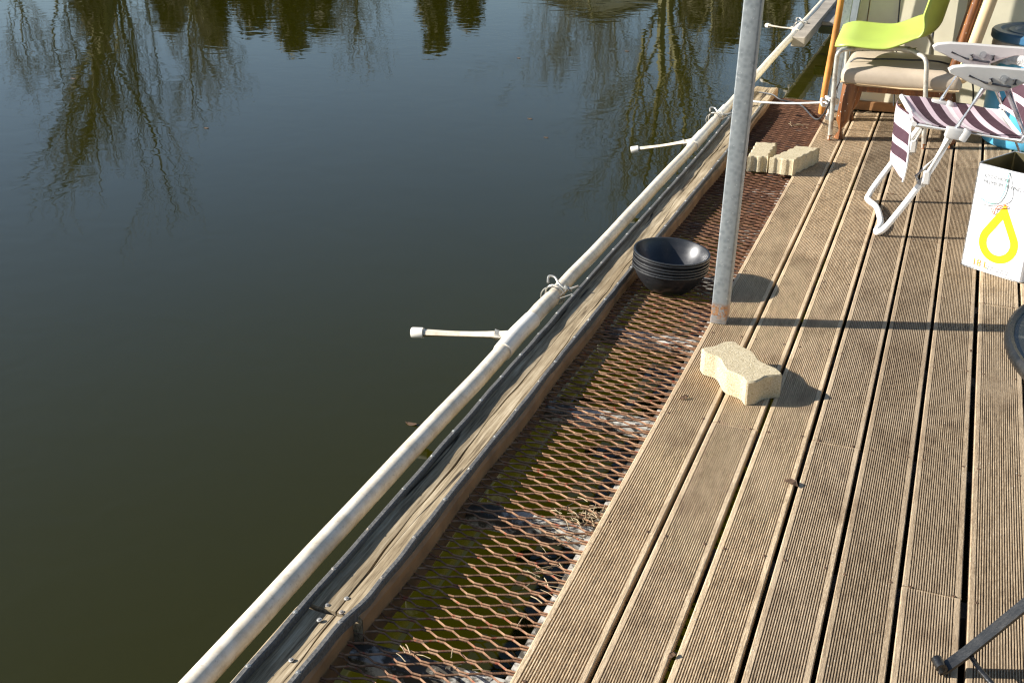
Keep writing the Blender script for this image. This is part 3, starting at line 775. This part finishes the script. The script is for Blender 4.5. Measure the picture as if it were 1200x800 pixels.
for (yn) in (6.325, 6.90):
    inn = 6.42 if yn < 6.5 else 6.76; dz_ = -.034 if yn < 6.5 else 0.01
    for pts in ([V(-.20, inn, .535 + dz_), V(-.43, inn, .530 + dz_), V(-.52, (inn + yn) / 2, .525 + dz_), V(-.582, yn, .48), V(-.592, yn, .40), V(-.583, yn, .15), V(-.578, yn, 0)],
                [V(-.43, inn, .530 + dz_), V(-.25, inn, .530 + dz_), V(-.185, (inn + yn) / 2, .52 + dz_), V(-.140, yn, .46), V(-.125, yn, .35), V(-.098, yn, .12), V(-.085, yn, 0)]):
        bm = BM(); tube(bm, spline(pts, 5), .0125, 10); lg = build('leg', bm, M_CHROME, gc, sm=60)
        bm = BM(); tube(bm, [pts[-1] + V(0, 0, .0), pts[-1] + V(0, 0, .028)], .0145, 10); build('foot_cap', bm, M_VARN, lg, sm=60)

# ---- blue drum with bag and lid
DC = V(0.435, 6.66, 0)
dr = empty('drum', DC, 'blue plastic drum with dark lid and a bag hanging from the rim', 'drum')
bm = BM(); lathe(bm, [(.0001, 0.0), (.215, 0.0), (.235, .015), (.240, .06), (.250, .10), (.252, .28), (.244, .30), (.244, .33), (.252, .35), (.250, .52), (.240, .55), (.0001, .55)], DC, 48); build('body', bm, M_BLUE, dr, sm=50)
bm = BM(); rr = random.Random(5); rings = []
for iz, z in enumerate((.555, .52, .48, .45, .43)):
    ring = []
    for k in range(64):
        a = 2 * math.pi * k / 64; q = .262 + .014 * math.sin(9 * a + iz) * iz / 4 + rr.uniform(-.004, .006) + .01 * iz / 4
        ring.append(bm.verts.new(DC + V(q * math.cos(a), q * math.sin(a), z - (.03 * math.sin(4 * a + 1) + rr.uniform(0, .012)) * iz / 4)))
    rings.append(ring)
for a, b in zip(rings[:-1], rings[1:]):
    for k in range(64): bm.faces.new((a[k], a[(k + 1) % 64], b[(k + 1) % 64], b[k]))
bo = build('bag_rim', bm, M_BAG, dr, sm=80)
bm = BM(); lathe(bm, [(.272, .553), (.278, .560), (.278, .590), (.270, .600), (.235, .602), (.222, .590), (.200, .588), (.192, .598), (.165, .600), (.155, .588), (.0001, .586)], DC, 48); build('lid', bm, M_LID, dr, sm=35)

# ---- white oil can, open at the top
CB = V(.148, 4.584, 0); DX = V(.86, -.51, 0); DY = V(.51, .86, 0); CW, CH = .255, .42
def C(u, w_, z): return CB + DX * u + DY * w_ + V(0, 0, z)
can = empty('oil_can', C(CW / 2, CW / 2, 0), 'open white square oil tin with a yellow drop printed on it', 'tin can')
bm = BM(); e = .006
out = [(e, 0), (CW - e, 0), (CW, e), (CW, CW - e), (CW - e, CW), (e, CW), (0, CW - e), (0, e)]
r0 = [bm.verts.new(C(u, v, 0)) for u, v in out]; r1 = [bm.verts.new(C(u, v, CH)) for u, v in out]
ii = [(min(max(u, .002), CW - .002), min(max(v, .002), CW - .002)) for u, v in out]
r2 = [bm.verts.new(C(u, v, CH)) for u, v in ii]; r3 = [bm.verts.new(C(u, v, .01)) for u, v in ii]
fi = []
for a, b, mi in ((r0, r1, 0), (r1, r2, 1), (r2, r3, 1)):
    for k in range(8):
        f = bm.faces.new((a[k], a[(k + 1) % 8], b[(k + 1) % 8], b[k])); f.material_index = mi
bm.faces.new(r0[::-1]); f = bm.faces.new(r3); f.material_index = 1
build('tin_body', bm, [M_CAN, M_TIN], can, sm=20)
bm = BM(); tube(bm, [C(u, v, .004) for u, v in out], .0032, 6, closed=True); tube(bm, [C(u, v, CH) for u, v in out], .0022, 6, closed=True); tube(bm, [C(.0, .002, 0), C(.0, .002, CH)], .0018, 6); build('rim', bm, M_TINRIM, can, sm=60)
# print: drop ring
def flat(name, polys, mat, off=.0018):
    bm = BM()
    for quad in polys: bm.faces.new([bm.verts.new(C(u, -off, z)) for u, z in quad])
    return build(name, bm, mat, can, sm=0)
def drop(c, r, tip, n=48):
    pts = []
    ta = math.acos(r / tip)         # tangent from the tip to the circle
    for k in range(n + 1):
        a = R(90) + ta + (2 * math.pi - 2 * ta) * k / n; pts.append((c[0] + r * math.cos(a), c[1] + r * math.sin(a)))
    pts.append((c[0], c[1] + tip)); return pts
o1 = drop((.137, .130), .080, .158); o2 = drop((.137, .130), .049, .098); n = len(o1)
flat('printed_drop', [(o1[k], o1[(k + 1) % n], o2[(k + 1) % n], o2[k]) for k in range(n)], M_YEL)
def text(name, body, size, u, z, mat):
    cu_ = bpy.data.curves.new(name, 'FONT'); cu_.body = body; cu_.size = size * K; cu_.resolution_u = 3
    tmp = bpy.data.objects.new(name, cu_); COL.objects.link(tmp)
    me = bpy.data.meshes.new_from_object(tmp.evaluated_get(bpy.context.evaluated_depsgraph_get()))
    bpy.data.objects.remove(tmp, do_unlink=True); bpy.data.curves.remove(cu_)
    pw = wloc(can)
    for v in me.vertices:
        q = C(u, -.0022, z) * K + DX * v.co.x + V(0, 0, v.co.y); v.co = q - pw
    me.materials.clear(); me.materials.append(mat)
    o = bpy.data.objects.new(name, me); COL.objects.link(o); o.parent = can; return o
text('lettering', 'KYOCHON', .020, .030, .372, M_GREYPR)
text('lettering', 'PREMIUM FRYING OIL', .020, .030, .349, M_GREYPR)
text('lettering', '18 L', .038, .045, .018, M_ORPR)
flat('fine_print', [((.105 + .02 * k, .026 - r_ * .010), (.105 + .02 * k + .014, .026 - r_ * .010), (.105 + .02 * k + .014, .029 - r_ * .010), (.105 + .02 * k, .029 - r_ * .010)) for k in range(5) for r_ in (0, 1)], M_GREYPR)
def cstring(pts, mat, name, r=.0016):
    bm = BM(); tube(bm, spline([C(u, -d, z) for u, d, z in pts], 5), r, 5); return build(name, bm, mat, can, sm=60)
cstring([(.128, .004, .412), (.126, .007, .34), (.110, .006, .295), (.085, .006, .280), (.060, .006, .280), (.035, .006, .288)], M_TEAL, 'string', .0020)
cstring([(.129, .004, .412), (.150, .007, .35), (.150, .006, .31), (.12, .006, .285), (.08, .007, .272), (.045, .006, .268)], M_PALEST, 'string')
cstring([(.085, .006, .262), (.100, .006, .240), (.108, .007, .270), (.135, .006, .285), (.150, .006, .280), (.12, .007, .268), (.10, .006, .262)], M_REDST, 'string')

# ---- black iron table (partly out of frame)
TC = V(.60, 2.24, 0); TZ = .71; TR = .425
tb = empty('iron_table', TC, 'round black iron garden table with curled flat-bar legs', 'table')
bm = BM(); lathe(bm, [(.0001, TZ), (TR - .018, TZ), ], TC, 64); build('table_top', bm, M_TTOP, tb, sm=40)
bm = BM(); lathe(bm, [(TR - .019, TZ - .004), (TR - .016, TZ + .005), (TR - .008, TZ + .008), (TR - .001, TZ + .002), (TR, TZ - .010), (TR - .004, TZ - .018), (TR - .02, TZ - .018), (.0001, TZ - .014)], TC, 64); build('rim', bm, M_IRON, tb, sm=50)
bm = BM(); tube(bm, [TC + V(0, 0, .22), TC + V(0, 0, TZ - .014)], .022, 14); build('column', bm, M_IRON, tb, sm=50)
f1 = V(.168, 2.06, 0); r1v = (f1 - TC); rl = r1v.length; a1 = math.atan2(r1v.y, r1v.x)
for k in range(3):
    a = a1 + k * R(120); er = V(math.cos(a), math.sin(a), 0); et = V(-er.y, er.x, 0)
    prof = []
    for t_ in range(14):      # curl at the toe
        th = R(-90 - 300 + 300 * t_ / 13.0); rr_ = .006 + .008 * t_ / 13.0
        prof.append((rl + .004 - rr_ * math.cos(th) * -1, .020 + rr_ * math.sin(th)))
    prof += [(rl - .012, .010), (rl - .05, .050), (rl - .16, .185), (rl - .28, .325), (.07, .40), (.02, .42)]
    bm = BM(); rings = []; th_, wd_ = .006, .030
    for i, (rr_, z) in enumerate(prof):
        p0 = prof[max(i - 1, 0)]; p1 = prof[min(i + 1, len(prof) - 1)]
        d = Vector((p1[0] - p0[0], p1[1] - p0[1])).normalized(); nn_ = Vector((-d.y, d.x)) * th_ / 2
        rings.append([bm.verts.new(TC + er * (rr_ + sx * nn_.x) + V(0, 0, z + sx * nn_.y) + et * (sy * wd_ / 2)) for sx, sy in ((-1, -1), (1, -1), (1, 1), (-1, 1))])
    for p_, q_ in zip(rings[:-1], rings[1:]):
        for j in range(4): bm.faces.new((p_[j], p_[(j + 1) % 4], q_[(j + 1) % 4], q_[j]))
    bm.faces.new(rings[0][::-1]); bm.faces.new(rings[-1]); build('leg', bm, M_IRON, tb, sm=40)
    if k < 2:
        bm = BM(); pts = [TC + V(math.cos(a + R(120) * j / 16), math.sin(a + R(120) * j / 16), 0) * (rl - .055) + V(0, 0, .050) for j in range(17)]
        tube(bm, pts, .0062, 8); build('brace', bm, M_IRON, tb, sm=60)

# ---- dry leaves and crumbs on the boards
def leaf(px_, py_, s, ang, label, z=0.0):
    q = at(px_, py_, z); bm = BM()
    pts = [(0, 0, .002), (.3, .22, .008), (.7, .20, .012), (1, 0, .004), (.7, -.18, .010), (.3, -.22, .006)]
    m = Matrix.Rotation(ang, 3, 'Z')
    top = [bm.verts.new(q + (m @ V(x, y, 0)) * s + V(0, 0, z_ * s * 22)) for x, y, z_ in pts]
    bot = [bm.verts.new(v.co - V(0, 0, .0012)) for v in top]; k = len(top)
    bm.faces.new(top); bm.faces.new(bot[::-1])
    for i in range(k): bm.faces.new((top[i], bot[i], bot[(i + 1) % k], top[(i + 1) % k]))
    tag(build('dry_leaf', bm, M_LEAF, loc=q, sm=0), label, 'leaf', 'dry leaves on the deck')
leaf(797, 468, .034, .8, 'curled brown leaf on the edge board near the wavy paver')
leaf(919, 562, .048, -.6, 'dry brown leaf on the boards below the lone paver')
leaf(1043, 228, .024, .3, 'small dark leaf on the boards behind the camp chair foot')
leaf(1095, 224, .024, .1, 'small dark leaf on the boards between camp chair and tin')
leaf(1137, 412, .016, 1.2, 'dark crumb of leaf on the boards beyond the iron table')
leaf(958, 217, .016, .4, 'small brown leaf near the paver pair')
leaf(782, 771, .028, .9, 'pale curled scrap on the boards by the mesh')

for (px_, py_, lab) in ((608, 68, 'tiny brown leaf floating alone on the open pond'), (640, 161, 'tiny brown leaf floating below the mirrored thin tree'), (621, 139, 'small brown leaf floating near the mirrored thin tree'), (86, 92, 'small floating leaf among the mirrored branches'), (242, 150, 'pale speck of leaf floating by the mirrored slender tree'), (482, 496, 'curled yellow leaf on the water beside the white pipe'), (735, 60, 'brown leaf floating on the mirrored forked tree')):
    q = at(px_, py_, WZ + .003); bm = BM(); rr = random.Random(px_); rad = rr.uniform(.012, .022)
    tp = [bm.verts.new(q + V(rad * (1 + .4 * math.cos(2 * a + rr.random())) * math.cos(a), rad * .6 * math.sin(a), .004 * math.cos(2 * a))) for a in [k * math.pi / 4 for k in range(8)]]
    bt_ = [bm.verts.new(v.co - V(0, 0, .0025)) for v in tp]; bm.faces.new(tp); bm.faces.new(bt_[::-1])
    for k in range(8): bm.faces.new((tp[k], bt_[k], bt_[(k + 1) % 8], tp[(k + 1) % 8]))
    tag(build('floating_leaf', bm, M_LEAF, loc=q, sm=0), lab, 'leaf', 'leaves floating on the pond')

# ================================================================== HUT END, ROPES, FAR PLATFORM
hut = empty('hut', (0.9, 8.2, 0), 'cream panelled hut standing at the far end of the deck', 'hut')
HY = 7.10
def hleft(z): return -.640 + .060 * z
bm = BM()
vsA = [(hleft(0), HY, .0), (2.6, HY, 0), (2.6, HY, 2.4), (hleft(2.4), HY, 2.4)]; va = [bm.verts.new(p) for p in vsA]; vb = [bm.verts.new((p[0], 9.3, p[2])) for p in vsA]
bm.faces.new(va[::-1]); bm.faces.new(vb)
for k in range(4): bm.faces.new((va[k], va[(k + 1) % 4], vb[(k + 1) % 4], vb[k]))
build('wall', bm, M_WALL, hut, sm=0)
for x in (-.515, .02, .62, 1.2, 1.8):
    bm = BM(); tube(bm, [V(x - .012, HY - .001, .02), V(x + .03, HY - .001, 2.38)], .0045, 6); build('panel_seam', bm, M_SEAM, hut)
bm = BM(); box(bm, (1.05, HY - .012, .030), (3.3, .022, .055), bev=.003); build('baseboard', bm, M_BOARD, hut)
def leanbox(bm, x, y, wx_, wy_, z0, z1, lean):
    r_ = [[bm.verts.new((x + sx * wx_ / 2 + lean * z, y + sy * wy_ / 2, z)) for sx, sy in ((-1, -1), (1, -1), (1, 1), (-1, 1))] for z in (z0, z1)]
    for k in range(4): bm.faces.new((r_[0][k], r_[0][(k + 1) % 4], r_[1][(k + 1) % 4], r_[1][k]))
    bm.faces.new(r_[0][::-1]); bm.faces.new(r_[1])
bm = BM(); leanbox(bm, -.632, 7.062, .05, .075, 0, 2.4, .060); build('corner_trim', bm, M_GREY, hut, sm=0)
bm = BM(); box(bm, (0.98, 8.2, 2.44), (3.7, 2.6, .06)); build('roof', bm, M_HROOF, hut, sm=0)
bm = BM(); box(bm, (0.98, 8.22, -.10), (3.3, 2.3, .14)); build('floor_frame', bm, M_MOSS, hut, sm=0)
bm = BM(); leanbox(bm, -.640, 6.80, .042, .042, -.03, 2.42, .045)
tag(build('steel_post', bm, M_GALV, loc=(-.64, 6.80, -.03), sm=0), 'slim grey steel post by the hut corner with white rope tied on', 'post')
bm = BM(); tube(bm, spline([V(-.715, 7.0, -.30), V(-.700, 6.97, .12), V(-.672, 6.96, .55), V(-.655, 6.95, 1.0), V(-.60, 6.93, 2.0)], 5), [.020] * 21, 10)
tag(build('wooden_pole', bm, M_POLE, loc=(-.715, 7.0, -.3), sm=60), 'thin orange-brown wooden pole standing at the hut corner', 'pole')
bm = BM(); tube(bm, [V(-.135, 7.05, 0), V(-.160, 7.05, 1.6)], .014, 8)
tag(build('dark_pipe', bm, M_DARK, loc=(-.135, 7.05, 0), sm=60), 'dark upright pipe against the cream wall behind the green chair', 'pipe')
bm = BM(); tube(bm, [V(-.30, 7.06, 0.05), V(-.34, 7.06, .5), V(-.38, 7.05, 1.2)], .005, 6)
tag(build('wall_wire', bm, M_CABLE, loc=(-.30, 7.06, .05), sm=60), 'thin black wire hanging down the cream wall', 'wire')
# rope and knot
bm = BM(); ra_ = V(-1.16, 6.86, .05); rb_ = V(-.640, 6.775, .105)
tube(bm, [ra_ + (rb_ - ra_) * (k / 12) + V(0, 0, -.012 * math.sin(math.pi * k / 12)) for k in range(13)], .0062, 8)
for k in range(3): tube(bm, ring_pts((-.637, 6.80, .095 + .014 * k), .036, (0.08 * k, .1, 1)), .0065, 6, closed=True)
tube(bm, spline([V(-.66, 6.77, .11), V(-.69, 6.75, .125), V(-.68, 6.74, .09), V(-.655, 6.755, .085), V(-.64, 6.75, .06), V(-.648, 6.745, .03)], 5), .0075, 6)
tube(bm, ring_pts((ra_.x, ra_.y, .03), .03, (1, .2, .0)), .006, 6, closed=True)
tag(build('rope', bm, M_ROPE, loc=ra_, sm=60), 'taut white rope from the kerb to the slim grey post', 'rope')
bm = BM()
cp = [at(888, 108, .03), at(905, 111, .03), at(915, 117, .01), at(938, 123, .0), V(-.68, 6.60, .04), V(-.60, 6.50, .22), V(-.53, 6.47, .405), V(-.42, 6.47, .425), V(-.25, 6.48, .432), V(-.05, 6.54, .418), V(.10, 6.75, .30), V(.14, 6.98, .05)]
tube(bm, spline(cp, 6), .0048, 6)
tag(build('cable', bm, M_CABLE, loc=cp[3], sm=60), 'dark cable drooping over the mesh and across the beige cushion', 'cable')
debris('straw', (-.80, 6.62, -.008), 12, (.04, .02), 'twigs and crumbs on the mesh below the white rope', 9, .06)
debris('straw', (-.36, 6.98, .006), 16, (.10, .015), 'pale scraps lying along the foot of the cream wall', 12, .05)
# far floating platform
fp = empty('floating_platform', (0, 11.8, -.2), 'grey board platform floating beyond the hut on red floats', 'platform')
for k in range(9):
    bm = BM(); x0 = -1.13 + k * .21; box(bm, (x0 + .1, 12.3, -.035), (.204, 3.9, .035), bev=.003); build('plank', bm, M_FARPLANK, fp, sm=20)
bm = BM(); box(bm, (-.2, 10.36, -.085), (1.9, .10, .060)); build('front_beam', bm, M_MOSS, fp, sm=20)
bm = BM(); box(bm, (-1.185, 11.6, -.020), (.105, 4.6, .075), bev=.004); build('side_timber', bm, M_FARPLANK, fp, sm=20)
for k in range(4):
    bm = BM(); box(bm, (-.85 + .36 * k, 10.53, -.20), (.335, .42, .135), bev=.015); build('float', bm, M_RED, fp, sm=30)
bm = BM(); box(bm, (-.93, 12.5, .0), (.07, 2.4, .035), bev=.004); build('rubber_strip', bm, M_RUBBER, fp, sm=20)

# ================================================================== FAR SHORE (seen mirrored in the pond)
def shore(px_, D):
    d = ray(px_, 60); d = Vector((d.x, d.y, 0)).normalized(); return V(d.x * D, d.y * D, .35)
def mirror_h(px_, py_, D):
    d = ray(px_, py_); dep = -d.z / math.hypot(d.x, d.y); return D * dep - EYE + 2 * WZ
class Tris:
    def __init__(s): s.v = []; s.f = []
    def seg(s, a, b, ra, rb, n=4):
        d = b - a
        if d.length < 1e-5: return
        x, y = frame(d); i0 = len(s.v)
        for p, r in ((a, ra), (b, rb)):
            for k in range(n):
                t_ = 2 * math.pi * k / n; s.v.append(p + (x * math.cos(t_) + y * math.sin(t_)) * r)
        for k in range(n): s.f.append((i0 + k, i0 + (k + 1) % n, i0 + n + (k + 1) % n, i0 + n + k))
    def obj(s, name, mat, parent):
        me = bpy.data.meshes.new(name); pw = wloc(parent)
        me.from_pydata([v * K - pw for v in s.v], [], s.f); me.materials.append(mat)
        o = bpy.data.objects.new(name, me); COL.objects.link(o); o.parent = parent; return o
def bare_tree(base, H, seed, label, spread=.45, trunk_r=.16, stems=1, lean=0.0):
    rr = random.Random(seed); root = empty('bare_tree', base, label, 'tree', 'bare trees on the far bank')
    T, Cc = Tris(), Tris()
    def grow(p, d, length, r, lvl):
        n = 5 if lvl < 2 else 3; tgt = T if lvl < 2 else Cc
        for i in range(n):
            d = (d + V(rr.gauss(0, .13), rr.gauss(0, .13), rr.gauss(.04, .07))).normalized()
            q = p + d * (length / n); r2 = r * (1 - .62 * (1 / n) * (1.0 if lvl else .75))
            tgt.seg(p, q, r, r2, 6 if lvl == 0 else 4 if lvl < 3 else 3)
            if lvl < 5 and (lvl > 0 or i >= 1):
                for _ in range(rr.choice((1, 1, 2)) if lvl < 4 else 1):
                    if rr.random() < (.88 if lvl < 3 else .72):
                        az_ = rr.uniform(0, 6.283); x, y = frame(d)
                        sp_ = rr.uniform(.5, 1.0) * (spread + .25)
                        nd = (d + (x * math.cos(az_) + y * math.sin(az_)) * sp_ + V(0, 0, .12)).normalized()
                        grow(q, nd, length * rr.uniform(.45, .68), max(r2 * rr.uniform(.42, .62), .0045), lvl + 1)
            p, r = q, r2
        if lvl < 3: grow(p, d, length * .5, r, lvl + 1)
    for s in range(stems):
        a = rr.uniform(0, 6.28); off = V(math.cos(a), math.sin(a), 0) * (.18 * s)
        dd = V(math.cos(a) * .16 * s + lean, math.sin(a) * .16 * s, 1).normalized()
        grow(Vector(base) + off - V(0, 0, .4), dd, H * (.54 - .05 * s), trunk_r * (1 - .2 * s), 0)
    T.obj('trunk', M_BARK, root); Cc.obj('crown', M_TWIG, root)
def evergreen(base, H, Rw, seed, label):
    rr = random.Random(seed); root = empty('evergreen_tree', base, label, 'tree', 'evergreens on the far bank')
    T, Cc = Tris(), Tris(); B = Vector(base) - V(0, 0, .3)
    T.seg(B, B + V(0, 0, H * .95), .14, .02, 6)
    for k in range(230):
        f = rr.random() ** .8; z = H * (.08 + .92 * f); rad_ = Rw * (1 - f) ** 1.0 * rr.uniform(.35, 1.35) + .10
        a = rr.uniform(0, 6.283); tip = B + V(math.cos(a) * rad_, math.sin(a) * rad_, z - .18 * rad_); st = B + V(0, 0, z)
        T.seg(st, tip, .03, .008, 3)
        for j in range(13):
            u = rr.uniform(.25, 1.05); c_ = st.lerp(tip, u) + V(rr.gauss(0, .17), rr.gauss(0, .17), rr.gauss(0, .15))
            e1 = V(rr.gauss(0, 1), rr.gauss(0, 1), rr.gauss(0, .5)).normalized() * rr.uniform(.12, .26); e2 = V(rr.gauss(0, 1), rr.gauss(0, 1), rr.gauss(0, .6)).normalized() * rr.uniform(.06, .12)
            i0 = len(Cc.v); Cc.v += [c_ - e1, c_ + e2, c_ + e1, c_ - e2]; Cc.f.append((i0, i0 + 1, i0 + 2, i0 + 3))
    T.obj('trunk', M_TWIG, root); Cc.obj('crown', M_NEEDLE, root)
def bt(px_, py_, D, seed, lab, **k):
    bare_tree(shore(px_, D), mirror_h(px_, py_, D) - .35, seed, lab, **k)
def et(px_, py_, D, Rw, seed, lab):
    evergreen(shore(px_, D), mirror_h(px_, py_, D) - .35, Rw, seed, lab)
bt(160, 262, 36, 21, 'tall bare tree with several stems, mirrored beside the evergreens', spread=.26, trunk_r=.17, stems=3)
bt(232, 165, 39, 4, 'slender bare tree mirrored between the tall tree and the evergreens', spread=.42, trunk_r=.09, stems=2)
bt(20, 105, 40, 33, 'small bare tree with sparse branches, outermost of the mirrored row', spread=.5, trunk_r=.07)
bt(90, 150, 38, 41, 'crooked bare tree mirrored between the tall and the outermost tree', spread=.42, trunk_r=.07)
bt(448, 88, 44, 5, 'small bushy bare tree mirrored between two evergreens', spread=.5, trunk_r=.10, stems=2)
bt(772, 250, 33, 8, 'pale-barked forked tree mirrored beside the white pipe arm', spread=.34, trunk_r=.17, stems=2)
bt(716, 165, 58, 14, 'thin bare tree mirrored across the pale gable', spread=.5, trunk_r=.07, stems=2)
bt(655, 120, 42, 15, 'faint small bare tree mirrored next to open sky', spread=.5, trunk_r=.06, stems=2)
bt(860, 150, 35, 17, 'bare tree mirrored close behind the steel post', spread=.45, trunk_r=.10, stems=2)
bt(935, 140, 34, 19, 'bare tree mirrored towards the hut', spread=.45, trunk_r=.10, stems=2)
et(345, 66, 40, 2.4, 1, 'dark evergreen mirrored next to the slender bare tree')
et(300, 46, 41, 2.6, 2, 'broad dark evergreen mirrored in the middle of the row')
et(252, 60, 42, 2.5, 3, 'dark evergreen mirrored behind the slender bare tree')
et(205, 46, 43, 2.4, 10, 'squat dark evergreen mirrored right behind the tall bare tree')
et(118, 48, 42, 2.3, 11, 'olive evergreen mirrored on the open side of the tall bare tree')
et(378, 42, 42, 2.0, 6, 'dark evergreen mirrored at the end of the evergreen row')
et(510, 68, 42, 1.5, 4, 'narrow evergreen mirrored next to the small bushy tree')
et(550, 38, 43, 1.7, 7, 'short narrow evergreen mirrored beside open sky')
et(850, 60, 38, 2.2, 5, 'dark evergreen mirrored behind the steel post')
et(812, 38, 40, 2.2, 8, 'broad low evergreen mirrored by the forked tree')
et(905, 40, 40, 2.2, 12, 'broad evergreen mirrored near the far end of the pipe')

# house with a gable on the far bank
hb = shore(705, 52); hh = mirror_h(705, 32, 52)
hs = empty('house', hb, 'cream house with a grey gable roof on the far bank', 'house')
fx = Vector((-hb.x, -hb.y, 0)).normalized(); sx_ = V(-fx.y, fx.x, 0)
def HP(a, b, z): return Vector(hb) + sx_ * a + fx * b + V(0, 0, z - .35)
bm = BM(); wv = [(-3.4, 0), (3.4, 0), (3.4, hh - 1.5), (0, hh - .12), (-3.4, hh - 1.5)]
va = [bm.verts.new(HP(a, 0, z - .3)) for a, z in wv]; vb = [bm.verts.new(HP(a, -7, z - .3)) for a, z in wv]
bm.faces.new(va); bm.faces.new(vb[::-1])
for k in range(5): bm.faces.new((va[k], vb[k], vb[(k + 1) % 5], va[(k + 1) % 5]))
build('wall', bm, M_HOUSE, hs, sm=0)
bm = BM()
for s in (-1, 1):
    q = [(0, hh), (s * 4.0, hh - 1.62), (s * 4.0, hh - 1.80), (0, hh - .18)]
    a_ = [bm.verts.new(HP(x, .4, z - .1)) for x, z in q]; b_ = [bm.verts.new(HP(x, -7.4, z - .1)) for x, z in q]
    bm.faces.new(a_); bm.faces.new(b_[::-1])
    for k in range(4): bm.faces.new((a_[k], b_[k], b_[(k + 1) % 4], a_[(k + 1) % 4]))
build('roof', bm, M_HROOF, hs, sm=0)
for a in (-1.9, 1.9, 0):
    bm = BM(); z = hh - 2.9 if a else hh - 1.7; s = .55 if a else .35
    q = [HP(a - s, .03, z - s), HP(a + s, .03, z - s), HP(a + s, .03, z + s), HP(a - s, .03, z + s)]
    p_ = [bm.verts.new(v) for v in q]; r_ = [bm.verts.new(v - fx * .08) for v in q]
    bm.faces.new(p_); bm.faces.new(r_[::-1])
    for k in range(4): bm.faces.new((p_[k], r_[k], r_[(k + 1) % 4], p_[(k + 1) % 4]))
    build('window', bm, M_GLASS, hs, sm=0)
